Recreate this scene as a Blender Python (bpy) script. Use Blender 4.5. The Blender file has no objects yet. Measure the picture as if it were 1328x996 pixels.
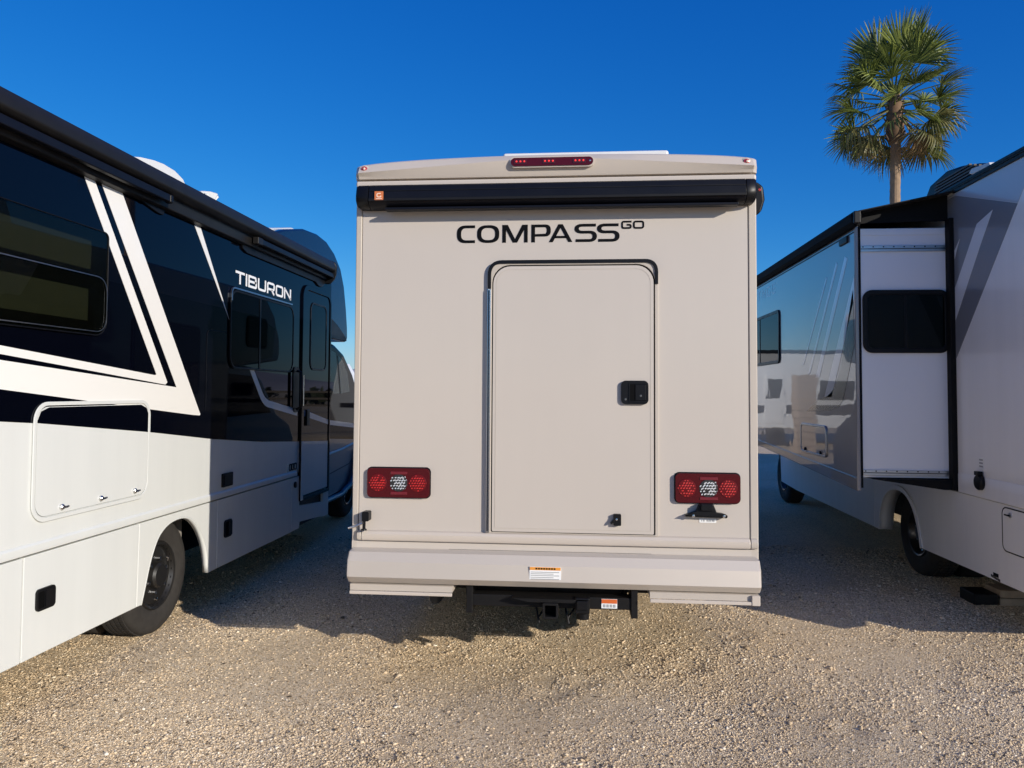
import bpy, bmesh, math, random
import numpy as np
from mathutils import Vector, Matrix
from mathutils.geometry import tessellate_polygon
random.seed(7); rng = np.random.default_rng(11)
SC = bpy.context.scene
COL = SC.collection
R_ = math.radians

# ------------------------------------------------------------------ camera
cam = bpy.data.cameras.new('camera'); cam_o = bpy.data.objects.new('camera', cam); COL.objects.link(cam_o)
cam.sensor_width = 36; cam.sensor_fit = 'HORIZONTAL'; cam.lens = 36 * 1000 / 1328
cam.shift_y = -30 / 1328
cam.clip_start = .05; cam.clip_end = 6000
yaw, pitch, roll = R_(-5.03), R_(2.3), R_(.33)
fw = Vector((math.sin(yaw) * math.cos(pitch), math.cos(yaw) * math.cos(pitch), math.sin(pitch)))
rt = Vector((math.cos(yaw), -math.sin(yaw), 0)); up = rt.cross(fw)
r2 = math.cos(roll) * rt + math.sin(roll) * up; u2 = -math.sin(roll) * rt + math.cos(roll) * up
mw = Matrix((r2, u2, -fw)).transposed().to_4x4(); mw.translation = (0, 0, 1.65)
cam_o.matrix_world = mw
SC.camera = cam_o

# ------------------------------------------------------------------ sky and sun
SUN_EL, SUN_AZ = 18.0, 130.0           # azimuth clockwise from +Y: the sun is behind the camera, to the right
W = bpy.data.worlds.new('World'); SC.world = W; W.use_nodes = True
nt = W.node_tree; nt.nodes.clear()
sky = nt.nodes.new('ShaderNodeTexSky'); sky.sky_type = 'NISHITA'; sky.sun_disc = False
sky.sun_elevation = R_(SUN_EL); sky.sun_rotation = R_(SUN_AZ)
sky.altitude = 400; sky.air_density = 1.0; sky.dust_density = .25; sky.ozone_density = 3.0
hs = nt.nodes.new('ShaderNodeHueSaturation'); hs.inputs['Saturation'].default_value = 1.3; hs.inputs['Hue'].default_value = .5
mul = nt.nodes.new('ShaderNodeMix'); mul.data_type = 'RGBA'; mul.blend_type = 'MULTIPLY'; mul.inputs[0].default_value = 1
mul.inputs[7].default_value = (.6, .9, 1.0, 1)
bg = nt.nodes.new('ShaderNodeBackground'); bg.inputs[1].default_value = .11
wo = nt.nodes.new('ShaderNodeOutputWorld')
nt.links.new(sky.outputs[0], hs.inputs['Color']); nt.links.new(hs.outputs[0], mul.inputs[6])
# camera-like colour response of the deep desert sky, one curve per channel over the whole sky
sp_ = nt.nodes.new('ShaderNodeSeparateColor'); cb_ = nt.nodes.new('ShaderNodeCombineColor')
nt.links.new(mul.outputs[2], sp_.inputs[0])
for ch, k, e in ((0, .66, 1.33), (1, .957, .93), (2, 2.2, .62)):
    pw_ = nt.nodes.new('ShaderNodeMath'); pw_.operation = 'POWER'; pw_.inputs[1].default_value = e
    ml_ = nt.nodes.new('ShaderNodeMath'); ml_.operation = 'MULTIPLY'; ml_.inputs[1].default_value = k
    nt.links.new(sp_.outputs[ch], pw_.inputs[0]); nt.links.new(pw_.outputs[0], ml_.inputs[0]); nt.links.new(ml_.outputs[0], cb_.inputs[ch])
nt.links.new(cb_.outputs[0], bg.inputs[0]); nt.links.new(bg.outputs[0], wo.inputs[0])
sun = bpy.data.lights.new('sun', 'SUN'); sun.energy = 4.9; sun.angle = R_(.53); sun.color = (1, .93, .83)
sun_o = bpy.data.objects.new('sun', sun); COL.objects.link(sun_o)
ce = math.cos(R_(SUN_EL))
sdir = Vector((math.sin(R_(SUN_AZ)) * ce, math.cos(R_(SUN_AZ)) * ce, math.sin(R_(SUN_EL))))
sun_o.rotation_euler = (-sdir).to_track_quat('-Z', 'Y').to_euler()
sun_o.location = sdir * 40
SC.view_settings.view_transform = 'Standard'; SC.view_settings.look = 'None'
SC.view_settings.exposure = 0; SC.view_settings.gamma = 1
SC.render.engine = 'CYCLES'

# ------------------------------------------------------------------ materials
MATS = {}
def mat(name, col, rough=.5, metal=0, coat=0, wave=0, wscale=1.2, grain=0, gscale=30, spec=.5, emit=None, coat_rough=.03, streak=0):
    m = bpy.data.materials.new(name); m.use_nodes = True; n = m.node_tree.nodes; l = m.node_tree.links
    p = n['Principled BSDF']; p.inputs['Base Color'].default_value = (*col, 1)
    p.inputs['Roughness'].default_value = rough; p.inputs['Metallic'].default_value = metal
    p.inputs['Coat Weight'].default_value = coat; p.inputs['Coat Roughness'].default_value = coat_rough
    p.inputs['Specular IOR Level'].default_value = spec
    tc = n.new('ShaderNodeTexCoord')
    geo = n.new('ShaderNodeNewGeometry')
    if grain:
        t = n.new('ShaderNodeTexNoise'); t.inputs['Scale'].default_value = gscale; t.inputs['Detail'].default_value = 6
        l.new(geo.outputs['Position'], t.inputs['Vector'])
        mx = n.new('ShaderNodeMix'); mx.data_type = 'RGBA'
        mx.inputs[6].default_value = (*[c * (1 - grain) for c in col], 1); mx.inputs[7].default_value = (*[min(1, c * (1 + grain)) for c in col], 1)
        l.new(t.outputs[0], mx.inputs[0]); l.new(mx.outputs[2], p.inputs['Base Color'])
        t2 = n.new('ShaderNodeTexNoise'); t2.inputs['Scale'].default_value = gscale * .35; t2.inputs['Detail'].default_value = 5
        l.new(geo.outputs['Position'], t2.inputs['Vector'])
        mr = n.new('ShaderNodeMapRange'); mr.inputs[3].default_value = rough * .8; mr.inputs[4].default_value = min(1, rough * 1.25)
        l.new(t2.outputs[0], mr.inputs[0]); l.new(mr.outputs[0], p.inputs['Roughness'])
    if streak:
        mp = n.new('ShaderNodeMapping'); mp.inputs['Scale'].default_value = (7, 7, .45); t = n.new('ShaderNodeTexNoise'); t.inputs['Scale'].default_value = 1; t.inputs['Detail'].default_value = 5; t.inputs['Roughness'].default_value = .65
        l.new(geo.outputs['Position'], mp.inputs['Vector']); l.new(mp.outputs[0], t.inputs['Vector'])
        rp = n.new('ShaderNodeMapRange'); rp.inputs[1].default_value = .3; rp.inputs[2].default_value = .7; rp.inputs[3].default_value = 1 - streak; rp.inputs[4].default_value = 1 + streak*.6
        ms = n.new('ShaderNodeMix'); ms.data_type = 'RGBA'; ms.blend_type = 'MULTIPLY'; ms.inputs[0].default_value = 1
        l.new(t.outputs[0], rp.inputs[0]); l.new(rp.outputs[0], ms.inputs[7]); l.new(mx.outputs[2], ms.inputs[6]); l.new(ms.outputs[2], p.inputs['Base Color'])
    if wave:
        t = n.new('ShaderNodeTexNoise'); t.inputs['Scale'].default_value = wscale; t.inputs['Detail'].default_value = 1.5
        l.new(geo.outputs['Position'], t.inputs['Vector'])
        b = n.new('ShaderNodeBump'); b.inputs['Distance'].default_value = wave; b.inputs['Strength'].default_value = 1
        l.new(t.outputs[0], b.inputs['Height']); l.new(b.outputs[0], p.inputs['Normal']); l.new(b.outputs[0], p.inputs['Coat Normal'])
    if emit:
        p.inputs['Emission Color'].default_value = (*emit[0], 1); p.inputs['Emission Strength'].default_value = emit[1]
    MATS[name] = m
    return m
taupe = mat('taupe_paint', (.51, .455, .395), .4, coat=.35, wave=.0012, wscale=.8, grain=.04, gscale=1.3, streak=.012)
taupe_trim = mat('taupe_trim', (.47, .415, .35), .45, grain=.03, gscale=9)
taupe_cap = mat('taupe_cap', (.53, .465, .395), .38, coat=.25, grain=.03, gscale=5)
white_gel = mat('white_gelcoat', (.665, .675, .64), .35, coat=.35, wave=.0008, wscale=.6, grain=.025, gscale=1.5, streak=.03)
white_cap = mat('white_plastic', (.66, .655, .63), .5, grain=.03, gscale=8)
black_gloss = mat('black_gloss_paint', (.0013, .0018, .0045), .5, coat=.55, wave=.0016, wscale=.7, spec=0, coat_rough=.02)
cab_lower = mat('cab_lower_blue_grey', (.07, .08, .11), .35, coat=.5)
cab_black = mat('cab_black_paint', (.003, .004, .007), .5, coat=.4, wave=.001, wscale=.6, spec=0)
navy_gloss = mat('navy_gloss_paint', (.004, .010, .032), .5, coat=.8, wave=.001, wscale=.6, spec=.05)
stripe_silver = mat('silver_stripe', (.5, .51, .53), .3, coat=.5)
white_stripe = mat('white_stripe', (.82, .80, .745), .3, coat=.4)
black_trim = mat('black_trim', (.007, .007, .008), .5, spec=.25, grain=.2, gscale=25)
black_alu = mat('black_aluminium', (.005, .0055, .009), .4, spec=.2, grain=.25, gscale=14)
black_alu_lit = mat('black_aluminium_lit', (.012, .011, .0105), .42, spec=.28, grain=.3, gscale=12)  # paler, browner copy of the black aluminium; sunlit tone put into the colour
black_plastic = mat('black_plastic', (.006, .006, .007), .4, spec=.22, grain=.15, gscale=20)
black_rubber = mat('black_rubber', (.006, .006, .006), .7, spec=.2)
tyre_m = mat('tyre_rubber', (.034, .031, .028), .85, spec=.25, grain=.35, gscale=22)
rim_m = mat('dark_rim_paint', (.010, .0092, .0085), .45, coat=.15, grain=.2, gscale=20)
chrome = mat('chrome', (.62, .62, .62), .22, metal=1)
alu = mat('brushed_aluminium', (.6, .61, .63), .32, metal=1, grain=.1, gscale=40)
steel_black = mat('hitch_steel', (.006, .0055, .0055), .55, spec=.25, grain=.4, gscale=30)
slide_white = mat('slide_white', (.86, .86, .87), .3, coat=.4, wave=.006, wscale=1.6)
silver_paint = mat('silver_gelcoat', (.25, .24, .245), .3, coat=1, wave=.0016, wscale=2.6, spec=.5, coat_rough=.015)
right_white = mat('pale_grey_gelcoat', (.82, .805, .78), .3, coat=.5, wave=.003, wscale=.9, grain=.03, gscale=2, streak=.04)
grey_graphic = mat('charcoal_graphic', (.20, .205, .225), .3, coat=.5)
slate_graphic = mat('slate_graphic', (.42, .44, .49), .3, coat=.5)
pale_graphic = mat('pale_graphic', (.72, .725, .74), .3, coat=.5)
slide_stripe = mat('slide_stripe', (.85, .86, .88), .3, coat=1, wave=.0016, wscale=2.6, coat_rough=.015)
side_black = mat('side_black', (.006, .006, .007), .3, coat=.5)
dark_graphic = mat('dark_swoosh', (.045, .045, .05), .25, coat=.8)
letter_black = mat('letter_black', (.003, .003, .0035), .5, spec=.12)
letter_white = mat('letter_white', (.85, .85, .84), .3, emit=None)
label_white = mat('label_white', (.8, .8, .78), .5)
label_orange = mat('label_orange', (.75, .30, .04), .5)
label_grey = mat('label_print_grey', (.35, .35, .35), .6)
badge_orange = mat('badge_orange', (.55, .16, .05), .5)
badge_pale = mat('badge_pale', (.85, .6, .45), .5)
lens_red = mat('dark_red_lens', (.065, .0025, .005), .3, coat=.6, spec=.1)
led_red = mat('red_reflector', (.11, .002, .004), .4, coat=.4, spec=.2)
led_bright = mat('red_facet', (.55, .02, .016), .3, coat=.4)
clear_lens = mat('clear_reflector', (.02, .02, .02), .3, coat=.5)
clear_bright = mat('clear_facet', (.85, .85, .85), .2, metal=.6)
bar_red = mat('red_bar', (.14, .008, .014), .3, coat=.5)
lamp_red = mat('round_red_lens', (.38, .03, .03), .2, coat=1)
led_on = mat('red_led', (.5, .02, .02), .3, emit=((1, .05, .05), .9))
awning_vinyl = mat('awning_vinyl', (.005, .005, .006), .75, spec=.12)
interior = mat('dark_interior', (.0022, .0022, .0024), .7, spec=.1)
blind_m = mat('olive_blind', (.018, .019, .011), .9, grain=.12, gscale=12)
blind_and_daylight = mat('pale_blind_daylight', (.35, .40, .38), .9)
wood = mat('timber_block', (.36, .26, .17), .8, grain=.35, gscale=18)
conc = mat('tan_block', (.40, .31, .235), .9, grain=.25, gscale=9)
bark = mat('palm_bark', (.27, .185, .115), .9, grain=.4, gscale=6)
husk = mat('palm_husk', (.16, .095, .05), .9, grain=.4, gscale=8)
mount_m = mat('far_mountain', (.50, .46, .46), 1, grain=.2, gscale=.01)  # pale base colour stands in for distance haze
hedge_m = mat('dusty_hedge', (.05, .06, .03), .9, grain=.5, gscale=3)
fence_m = mat('weathered_fence', (.16, .13, .10), .85, grain=.3, gscale=4)
trailer_white = mat('trailer_white', (.74, .74, .72), .35, coat=.3, grain=.04, gscale=2)
trailer_tan = mat('trailer_tan', (.55, .48, .40), .4, coat=.2, grain=.04, gscale=2)
trailer_dark = mat('trailer_charcoal', (.03, .03, .035), .3, coat=.5)

def glass(name, tint, ref=1.0):
    m = bpy.data.materials.new(name); m.use_nodes = True; n = m.node_tree.nodes; l = m.node_tree.links; n.clear()
    o = n.new('ShaderNodeOutputMaterial'); mx = n.new('ShaderNodeMixShader'); lw = n.new('ShaderNodeLayerWeight'); lw.inputs[0].default_value = .5
    pw = n.new('ShaderNodeMath'); pw.operation = 'POWER'; pw.inputs[1].default_value = 5; l.new(lw.outputs['Facing'], pw.inputs[0])
    f = n.new('ShaderNodeMath'); f.operation = 'MULTIPLY_ADD'; f.inputs[1].default_value = .6; f.inputs[2].default_value = .022; l.new(pw.outputs[0], f.inputs[0])
    t = n.new('ShaderNodeBsdfTransparent'); t.inputs[0].default_value = (*tint, 1)
    g = n.new('ShaderNodeBsdfGlossy'); g.inputs['Roughness'].default_value = .015
    geo = n.new('ShaderNodeNewGeometry'); tx = n.new('ShaderNodeTexNoise'); tx.inputs['Scale'].default_value = 1.1; b = n.new('ShaderNodeBump'); b.inputs['Distance'].default_value = .002
    l.new(geo.outputs['Position'], tx.inputs['Vector']); l.new(tx.outputs[0], b.inputs['Height']); l.new(b.outputs[0], g.inputs['Normal'])
    l.new(f.outputs[0], mx.inputs[0]); l.new(t.outputs[0], mx.inputs[1]); l.new(g.outputs[0], mx.inputs[2]); l.new(mx.outputs[0], o.inputs[0])
    return m
glass_dark = glass('tinted_glass', (.75, .77, .68))
glass_black = glass('privacy_glass', (.07, .075, .08))
glass_cab = glass('cab_glass', (.55, .62, .60))

# ------------------------------------------------------------------ mesh helpers
class MB:
    def __init__(s): s.v = []; s.f = []
    def add(s, vs, fs):
        b = len(s.v); s.v += [tuple(v) for v in vs]; s.f += [tuple(b + i for i in f) for f in fs]; return s
    def box(s, x0, x1, y0, y1, z0, z1):
        return s.add([(x0,y0,z0),(x1,y0,z0),(x1,y1,z0),(x0,y1,z0),(x0,y0,z1),(x1,y0,z1),(x1,y1,z1),(x0,y1,z1)],
                     [(0,3,2,1),(4,5,6,7),(0,1,5,4),(1,2,6,5),(2,3,7,6),(3,0,4,7)])
    def prism(s, pts, axis, a, b):
        n = len(pts)
        def P(p, h): return {'x': (h, p[0], p[1]), 'y': (p[0], h, p[1]), 'z': (p[0], p[1], h)}[axis]
        vs = [P(p, a) for p in pts] + [P(p, b) for p in pts]
        fs = [(i, (i+1) % n, n + (i+1) % n, n + i) for i in range(n)]
        if n <= 4: caps = [tuple(range(n))]
        else: caps = tessellate_polygon([[Vector((p[0], p[1], 0)) for p in pts]])
        for c in caps: fs += [tuple(c), tuple(n + i for i in reversed(c))]
        return s.add(vs, fs)
    def frame(s, outer, inner, axis, a, b):
        n = len(outer)
        def P(p, h): return {'x': (h, p[0], p[1]), 'y': (p[0], h, p[1]), 'z': (p[0], p[1], h)}[axis]
        vs = [P(p, a) for p in outer] + [P(p, a) for p in inner] + [P(p, b) for p in outer] + [P(p, b) for p in inner]
        fs = []
        for i in range(n):
            j = (i+1) % n
            fs += [(i, j, n+j, n+i), (2*n+i, 3*n+i, 3*n+j, 2*n+j), (i, 2*n+i, 2*n+j, j), (n+i, n+j, 3*n+j, 3*n+i)]
        return s.add(vs, fs)
    def tube(s, pts, r, n=10, cap=True):
        pts = [Vector(p) for p in pts]; rr = r if isinstance(r, (list, tuple)) else [r] * len(pts)
        rings = []; ref = None
        for i, p in enumerate(pts):
            d = (pts[min(i+1, len(pts)-1)] - pts[max(i-1, 0)]).normalized()
            if ref is None: ref = Vector((0,0,1)) if abs(d.z) < .9 else Vector((1,0,0))
            u = d.cross(ref).normalized(); w = u.cross(d).normalized(); ref = w
            rings.append([p + rr[i] * (math.cos(2*math.pi*k/n) * u + math.sin(2*math.pi*k/n) * w) for k in range(n)])
        vs = [v for r_ in rings for v in r_]; fs = []
        for i in range(len(pts)-1):
            for k in range(n): fs.append((i*n+k, i*n+(k+1) % n, (i+1)*n+(k+1) % n, (i+1)*n+k))
        if cap: fs += [tuple(reversed(range(n))), tuple((len(pts)-1)*n+k for k in range(n))]
        return s.add(vs, fs)
    def lathe(s, prof, axis, c, n=32):      # prof: (radius, offset along axis)
        vs = []; fs = []; m = len(prof)
        for k in range(n):
            a = 2*math.pi*k/n; ca, sa = math.cos(a), math.sin(a)
            for r, h in prof:
                vs.append({'x': (c[0]+h, c[1]+r*ca, c[2]+r*sa), 'y': (c[0]+r*ca, c[1]+h, c[2]+r*sa), 'z': (c[0]+r*ca, c[1]+r*sa, c[2]+h)}[axis])
        for k in range(n):
            for i in range(m-1): fs.append((k*m+i, k*m+i+1, ((k+1) % n)*m+i+1, ((k+1) % n)*m+i))
        return s.add(vs, fs)
LOC = {}
def mk(name, m, material, parent=None, bevel=0, seg=2, ang=35, label=None):
    me = bpy.data.meshes.new(name)
    v = np.array(m.v, float); c = (v.min(0) + v.max(0)) / 2
    me.from_pydata((v - c).tolist(), [], m.f)
    bm = bmesh.new(); bm.from_mesh(me); bmesh.ops.remove_doubles(bm, verts=bm.verts, dist=1e-6)
    bmesh.ops.recalc_face_normals(bm, faces=bm.faces); bm.to_mesh(me); bm.free()
    me.materials.append(material)
    me.polygons.foreach_set('use_smooth', [True] * len(me.polygons)); me.set_sharp_from_angle(angle=R_(ang))
    o = bpy.data.objects.new(name, me); COL.objects.link(o)
    if bevel:
        b = o.modifiers.new('bevel', 'BEVEL'); b.width = bevel; b.segments = seg; b.limit_method = 'ANGLE'; b.angle_limit = R_(40); b.harden_normals = True
    place(o, c, parent)
    if label: o['label'] = label
    return o
def place(o, c, parent):
    c = Vector(c); LOC[o.name] = c
    if parent is not None:
        o.parent = parent; o.location = c - LOC[parent.name]
    else: o.location = c
def thing(name, loc, label, cat, group=None):
    o = bpy.data.objects.new(name, None); COL.objects.link(o); o.empty_display_size = .3; place(o, loc, None)
    tag(o, label, cat, group); return o
def tag(o, label, cat, group=None):
    o['label'] = label; o['category'] = cat
    if group: o['group'] = group
def rrect(a0, a1, b0, b1, r, n=6):
    rs = r if isinstance(r, (list, tuple)) else [r]*4        # order: (a0,b0) (a1,b0) (a1,b1) (a0,b1)
    out = []
    for (cx, cy, st), rad in zip(((a0, b0, 180), (a1, b0, 270), (a1, b1, 0), (a0, b1, 90)), rs):
        sx = 1 if cx == a0 else -1; sy = 1 if cy == b0 else -1
        for k in range(n+1):
            t = R_(st + 90*k/n); out.append((cx + sx*rad + rad*math.cos(t), cy + sy*rad + rad*math.sin(t)))
    return out
def offs(a0, a1, b0, b1, r, d, n=6):
    rs = r if isinstance(r, (list, tuple)) else [r]*4
    return rrect(a0+d, a1-d, b0+d, b1-d, [max(.0015, q-d) for q in rs], n)
def stroke(pts, w, closed=False):
    """outline quads of a 2-D polyline with mitred joins"""
    P = [Vector(p) for p in pts]; n = len(P); L = []; Rr = []
    for i in range(n):
        a = P[i-1] if (i > 0 or closed) else None; b = P[(i+1) % n] if (i < n-1 or closed) else None
        d1 = (P[i]-a).normalized() if a is not None else None; d2 = (b-P[i]).normalized() if b is not None else None
        if d1 is None: d1 = d2
        if d2 is None: d2 = d1
        t = (d1+d2).normalized(); nn = Vector((-t.y, t.x)); c = max(.45, nn.dot(Vector((-d1.y, d1.x))))
        ww = w(i/(n-1 if n > 1 else 1), t) if callable(w) else w
        L.append(P[i] + nn*ww/2/c); Rr.append(P[i] - nn*ww/2/c)
    q = []
    for i in range(n if closed else n-1):
        j = (i+1) % n; q.append([tuple(L[i]), tuple(L[j]), tuple(Rr[j]), tuple(Rr[i])])
    return q
def fillet(pts, r, n=5, closed=False):
    P = [Vector(p) for p in pts]; out = []; N = len(P)
    for i in range(N):
        if not closed and i in (0, N-1): out.append(tuple(P[i])); continue
        a, b, c = P[i-1], P[i], P[(i+1) % N]
        d = min(r, (a-b).length*.49, (c-b).length*.49)
        p0 = b + (a-b).normalized()*d; p1 = b + (c-b).normalized()*d
        for k in range(n+1):
            t = k/n; out.append(tuple((1-t)**2*p0 + 2*t*(1-t)*b + t*t*p1))
    return out
def arch_strip(m, pts, x0, x1):
    n = len(pts); vs = [(x0, *p) for p in pts] + [(x1, *p) for p in pts]
    return m.add(vs, [(i, i+1, n+i+1, n+i) for i in range(n-1)])

# ------------------------------------------------------------------ ground
_drg = np.random.default_rng(4)
DENTS = [(x, y, r, d) for x, y, r, d in zip(_drg.uniform(-4, 4, 120), _drg.uniform(2.8, 8, 120), _drg.uniform(.04, .12, 120), _drg.uniform(.004, .014, 120))]
def gh(x, y):
    x = np.asarray(x, float); y = np.asarray(y, float)
    h = .010*np.sin(1.7*x + .6*y + .4) * np.sin(.9*y - .5*x) + .005*np.sin(4.1*x + 1.3) * np.sin(3.3*y + .7*x) + .0028*np.sin(9.3*x+2*y)*np.sin(8.1*y-3*x) + .0014*np.sin(23*x+5*y)*np.sin(19*y-7*x)
    for cx, cy, r, d in DENTS:
        q = ((x-cx)**2 + (y-cy)**2)/(r*r); h = h - d*np.exp(-q*1.5) + .45*d*np.exp(-(np.sqrt(q)-1.35)**2*6)
    d = np.hypot(x, y - 6); return h * np.clip((30 - d)/18, 0, 1)
def gravel_mat(name, perisland):
    m = bpy.data.materials.new(name); m.use_nodes = True; n = m.node_tree.nodes; l = m.node_tree.links; p = n['Principled BSDF']
    p.inputs['Roughness'].default_value = .9; p.inputs['Specular IOR Level'].default_value = .25
    geo = n.new('ShaderNodeNewGeometry')
    cr = n.new('ShaderNodeValToRGB'); e = cr.color_ramp.elements
    cols = [(0, (.08, .062, .045)), (.09, (.30, .225, .145)), (.26, (.58, .455, .30)), (.64, (.70, .56, .385)), (.9, (.78, .655, .475)), (1, (.86, .79, .67))]
    e[0].position, e[0].color = cols[0][0], (*cols[0][1], 1); e[1].position, e[1].color = 1, (*cols[-1][1], 1)
    for pos, c in cols[1:-1]:
        q = e.new(pos); q.color = (*c, 1)
    big = n.new('ShaderNodeTexNoise'); big.inputs['Scale'].default_value = .7; big.inputs['Detail'].default_value = 4
    l.new(geo.outputs['Position'], big.inputs['Vector'])
    mx = n.new('ShaderNodeMix'); mx.data_type = 'RGBA'; mx.blend_type = 'MULTIPLY'; mx.inputs[0].default_value = 1
    r2_ = n.new('ShaderNodeValToRGB'); r2_.color_ramp.elements[0].color = (.92, .86, .77, 1); r2_.color_ramp.elements[1].color = (1.12, 1.1, 1.06, 1)
    r2_.color_ramp.elements[0].position = .3; r2_.color_ramp.elements[1].position = .7
    l.new(big.outputs[0], r2_.inputs[0])
    if perisland: l.new(geo.outputs['Random Per Island'], cr.inputs[0])
    else:
        vo = n.new('ShaderNodeTexVoronoi'); vo.inputs['Scale'].default_value = 165
        l.new(geo.outputs['Position'], vo.inputs['Vector'])
        sp = n.new('ShaderNodeSeparateColor'); l.new(vo.outputs['Color'], sp.inputs[0]); l.new(sp.outputs[0], cr.inputs[0])
        b = n.new('ShaderNodeBump'); b.inputs['Distance'].default_value = .004; b.inputs['Strength'].default_value = .9; b.invert = True
        l.new(vo.outputs['Distance'], b.inputs['Height']); l.new(b.outputs[0], p.inputs['Normal'])
    st_ = n.new('ShaderNodeTexNoise'); st_.inputs['Scale'].default_value = .55; st_.inputs['Detail'].default_value = 7; st_.inputs['Roughness'].default_value = .7; st_.inputs['Distortion'].default_value = .6
    mo_ = n.new('ShaderNodeMapping'); mo_.inputs['Location'].default_value = (3.1, 7.7, 0); l.new(geo.outputs['Position'], mo_.inputs['Vector']); l.new(mo_.outputs[0], st_.inputs['Vector'])
    sr_ = n.new('ShaderNodeValToRGB'); sr_.color_ramp.elements[0].position = .62; sr_.color_ramp.elements[0].color = (1, 1, 1, 1); sr_.color_ramp.elements[1].position = .78; sr_.color_ramp.elements[1].color = (.76, .64, .50, 1)
    l.new(st_.outputs[0], sr_.inputs[0]); m2_ = n.new('ShaderNodeMix'); m2_.data_type = 'RGBA'; m2_.blend_type = 'MULTIPLY'; m2_.inputs[0].default_value = 1
    l.new(cr.outputs[0], mx.inputs[6]); l.new(r2_.outputs[0], mx.inputs[7]); l.new(mx.outputs[2], m2_.inputs[6]); l.new(sr_.outputs[0], m2_.inputs[7]); l.new(m2_.outputs[2], p.inputs['Base Color'])
    return m
xs = np.unique(np.concatenate([np.linspace(-3000, -60, 12), np.linspace(-60, -8, 14), np.linspace(-8, 8, 260), np.linspace(8, 60, 14), np.linspace(60, 3000, 12)]))
ys = np.unique(np.concatenate([np.linspace(-3000, -40, 8), np.linspace(-40, 1, 10), np.linspace(1, 3, 12), np.linspace(3, 8, 100), np.linspace(8, 14, 70), np.linspace(14, 60, 20), np.linspace(60, 3000, 12)]))
gx, gy = np.meshgrid(xs, ys); gz = gh(gx, gy)
nv = gx.shape[1]
gm = MB(); gm.v = np.stack([gx.ravel(), gy.ravel(), gz.ravel()], 1).tolist()
gm.f = [(j*nv+i, j*nv+i+1, (j+1)*nv+i+1, (j+1)*nv+i) for j in range(len(ys)-1) for i in range(nv-1)]
g = mk('ground', gm, gravel_mat('gravel_ground', False)); g['kind'] = 'structure'

def gravel():
    # angular crushed stones, each a jittered eight-cornered block, all real geometry in one mesh
    N = 265000; Q = N*3
    u = rng.random(Q)
    Y = 3.05 + 5.6*u**1.6
    X = (-.088 + (rng.random(Q) - .5)*1.48)*Y
    pat = np.sin(2.3*X + 1.1*Y + 1)*np.sin(1.9*Y - 1.3*X) + .6*np.sin(5.1*X - 2.2*Y)*np.sin(4.3*Y + 1.7*X + 2)
    ok = rng.random(Q) < np.clip(.62 + .33*pat, .14, 1)
    X, Y, pat = X[ok][:N], Y[ok][:N], pat[ok][:N]; N = len(X)
    rad = .0029 * np.exp(rng.normal(0, .40, N)) * (1 + .12*np.clip(Y - 4, 0, 6)) * (1 + .10*np.clip(pat, -1, 1))
    big = rng.random(N) < .002; rad[big] *= 1.9
    base = np.array([[-1,-1,-1],[1,-1,-1],[1,1,-1],[-1,1,-1],[-1,-1,1],[1,-1,1],[1,1,1],[-1,1,1]], float)*.72
    V = base[None] + rng.normal(0, .22, (N, 8, 3))
    V *= (1 + rng.normal(0, .22, (N, 1, 3)))
    V[:, :, 2] *= .58
    a, b = rng.random(N)*6.283, rng.normal(0, .35, N)
    ca, sa, cb, sb = np.cos(a), np.sin(a), np.cos(b), np.sin(b)
    x, y, z = V[..., 0], V[..., 1], V[..., 2]
    y, z = y*cb[:, None] - z*sb[:, None], y*sb[:, None] + z*cb[:, None]
    x, y = x*ca[:, None] - y*sa[:, None], x*sa[:, None] + y*ca[:, None]
    V = np.stack([x, y, z], 2) * rad[:, None, None]
    V[..., 0] += X[:, None]; V[..., 1] += Y[:, None]; V[..., 2] += (gh(X, Y) + rad*rng.uniform(-.2, .32, N))[:, None]
    quads = np.array([[4,5,6,7],[0,1,5,4],[1,2,6,5],[2,3,7,6],[3,0,4,7]])
    F = (quads[None] + (np.arange(N)*8)[:, None, None]).reshape(-1)
    me = bpy.data.meshes.new('gravel'); me.vertices.add(N*8); me.vertices.foreach_set('co', V.astype(np.float32).ravel())
    nf = N*5; me.loops.add(nf*4); me.loops.foreach_set('vertex_index', F.astype(np.int32))
    me.polygons.add(nf); me.polygons.foreach_set('loop_start', np.arange(0, nf*4, 4, dtype=np.int32))
    me.update(calc_edges=True)
    me.materials.append(gravel_mat('gravel_stones', True))
    o = bpy.data.objects.new('gravel', me); COL.objects.link(o); o['kind'] = 'stuff'; tag(o, 'loose tan crushed gravel covering the lot', 'gravel')
gravel()

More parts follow.
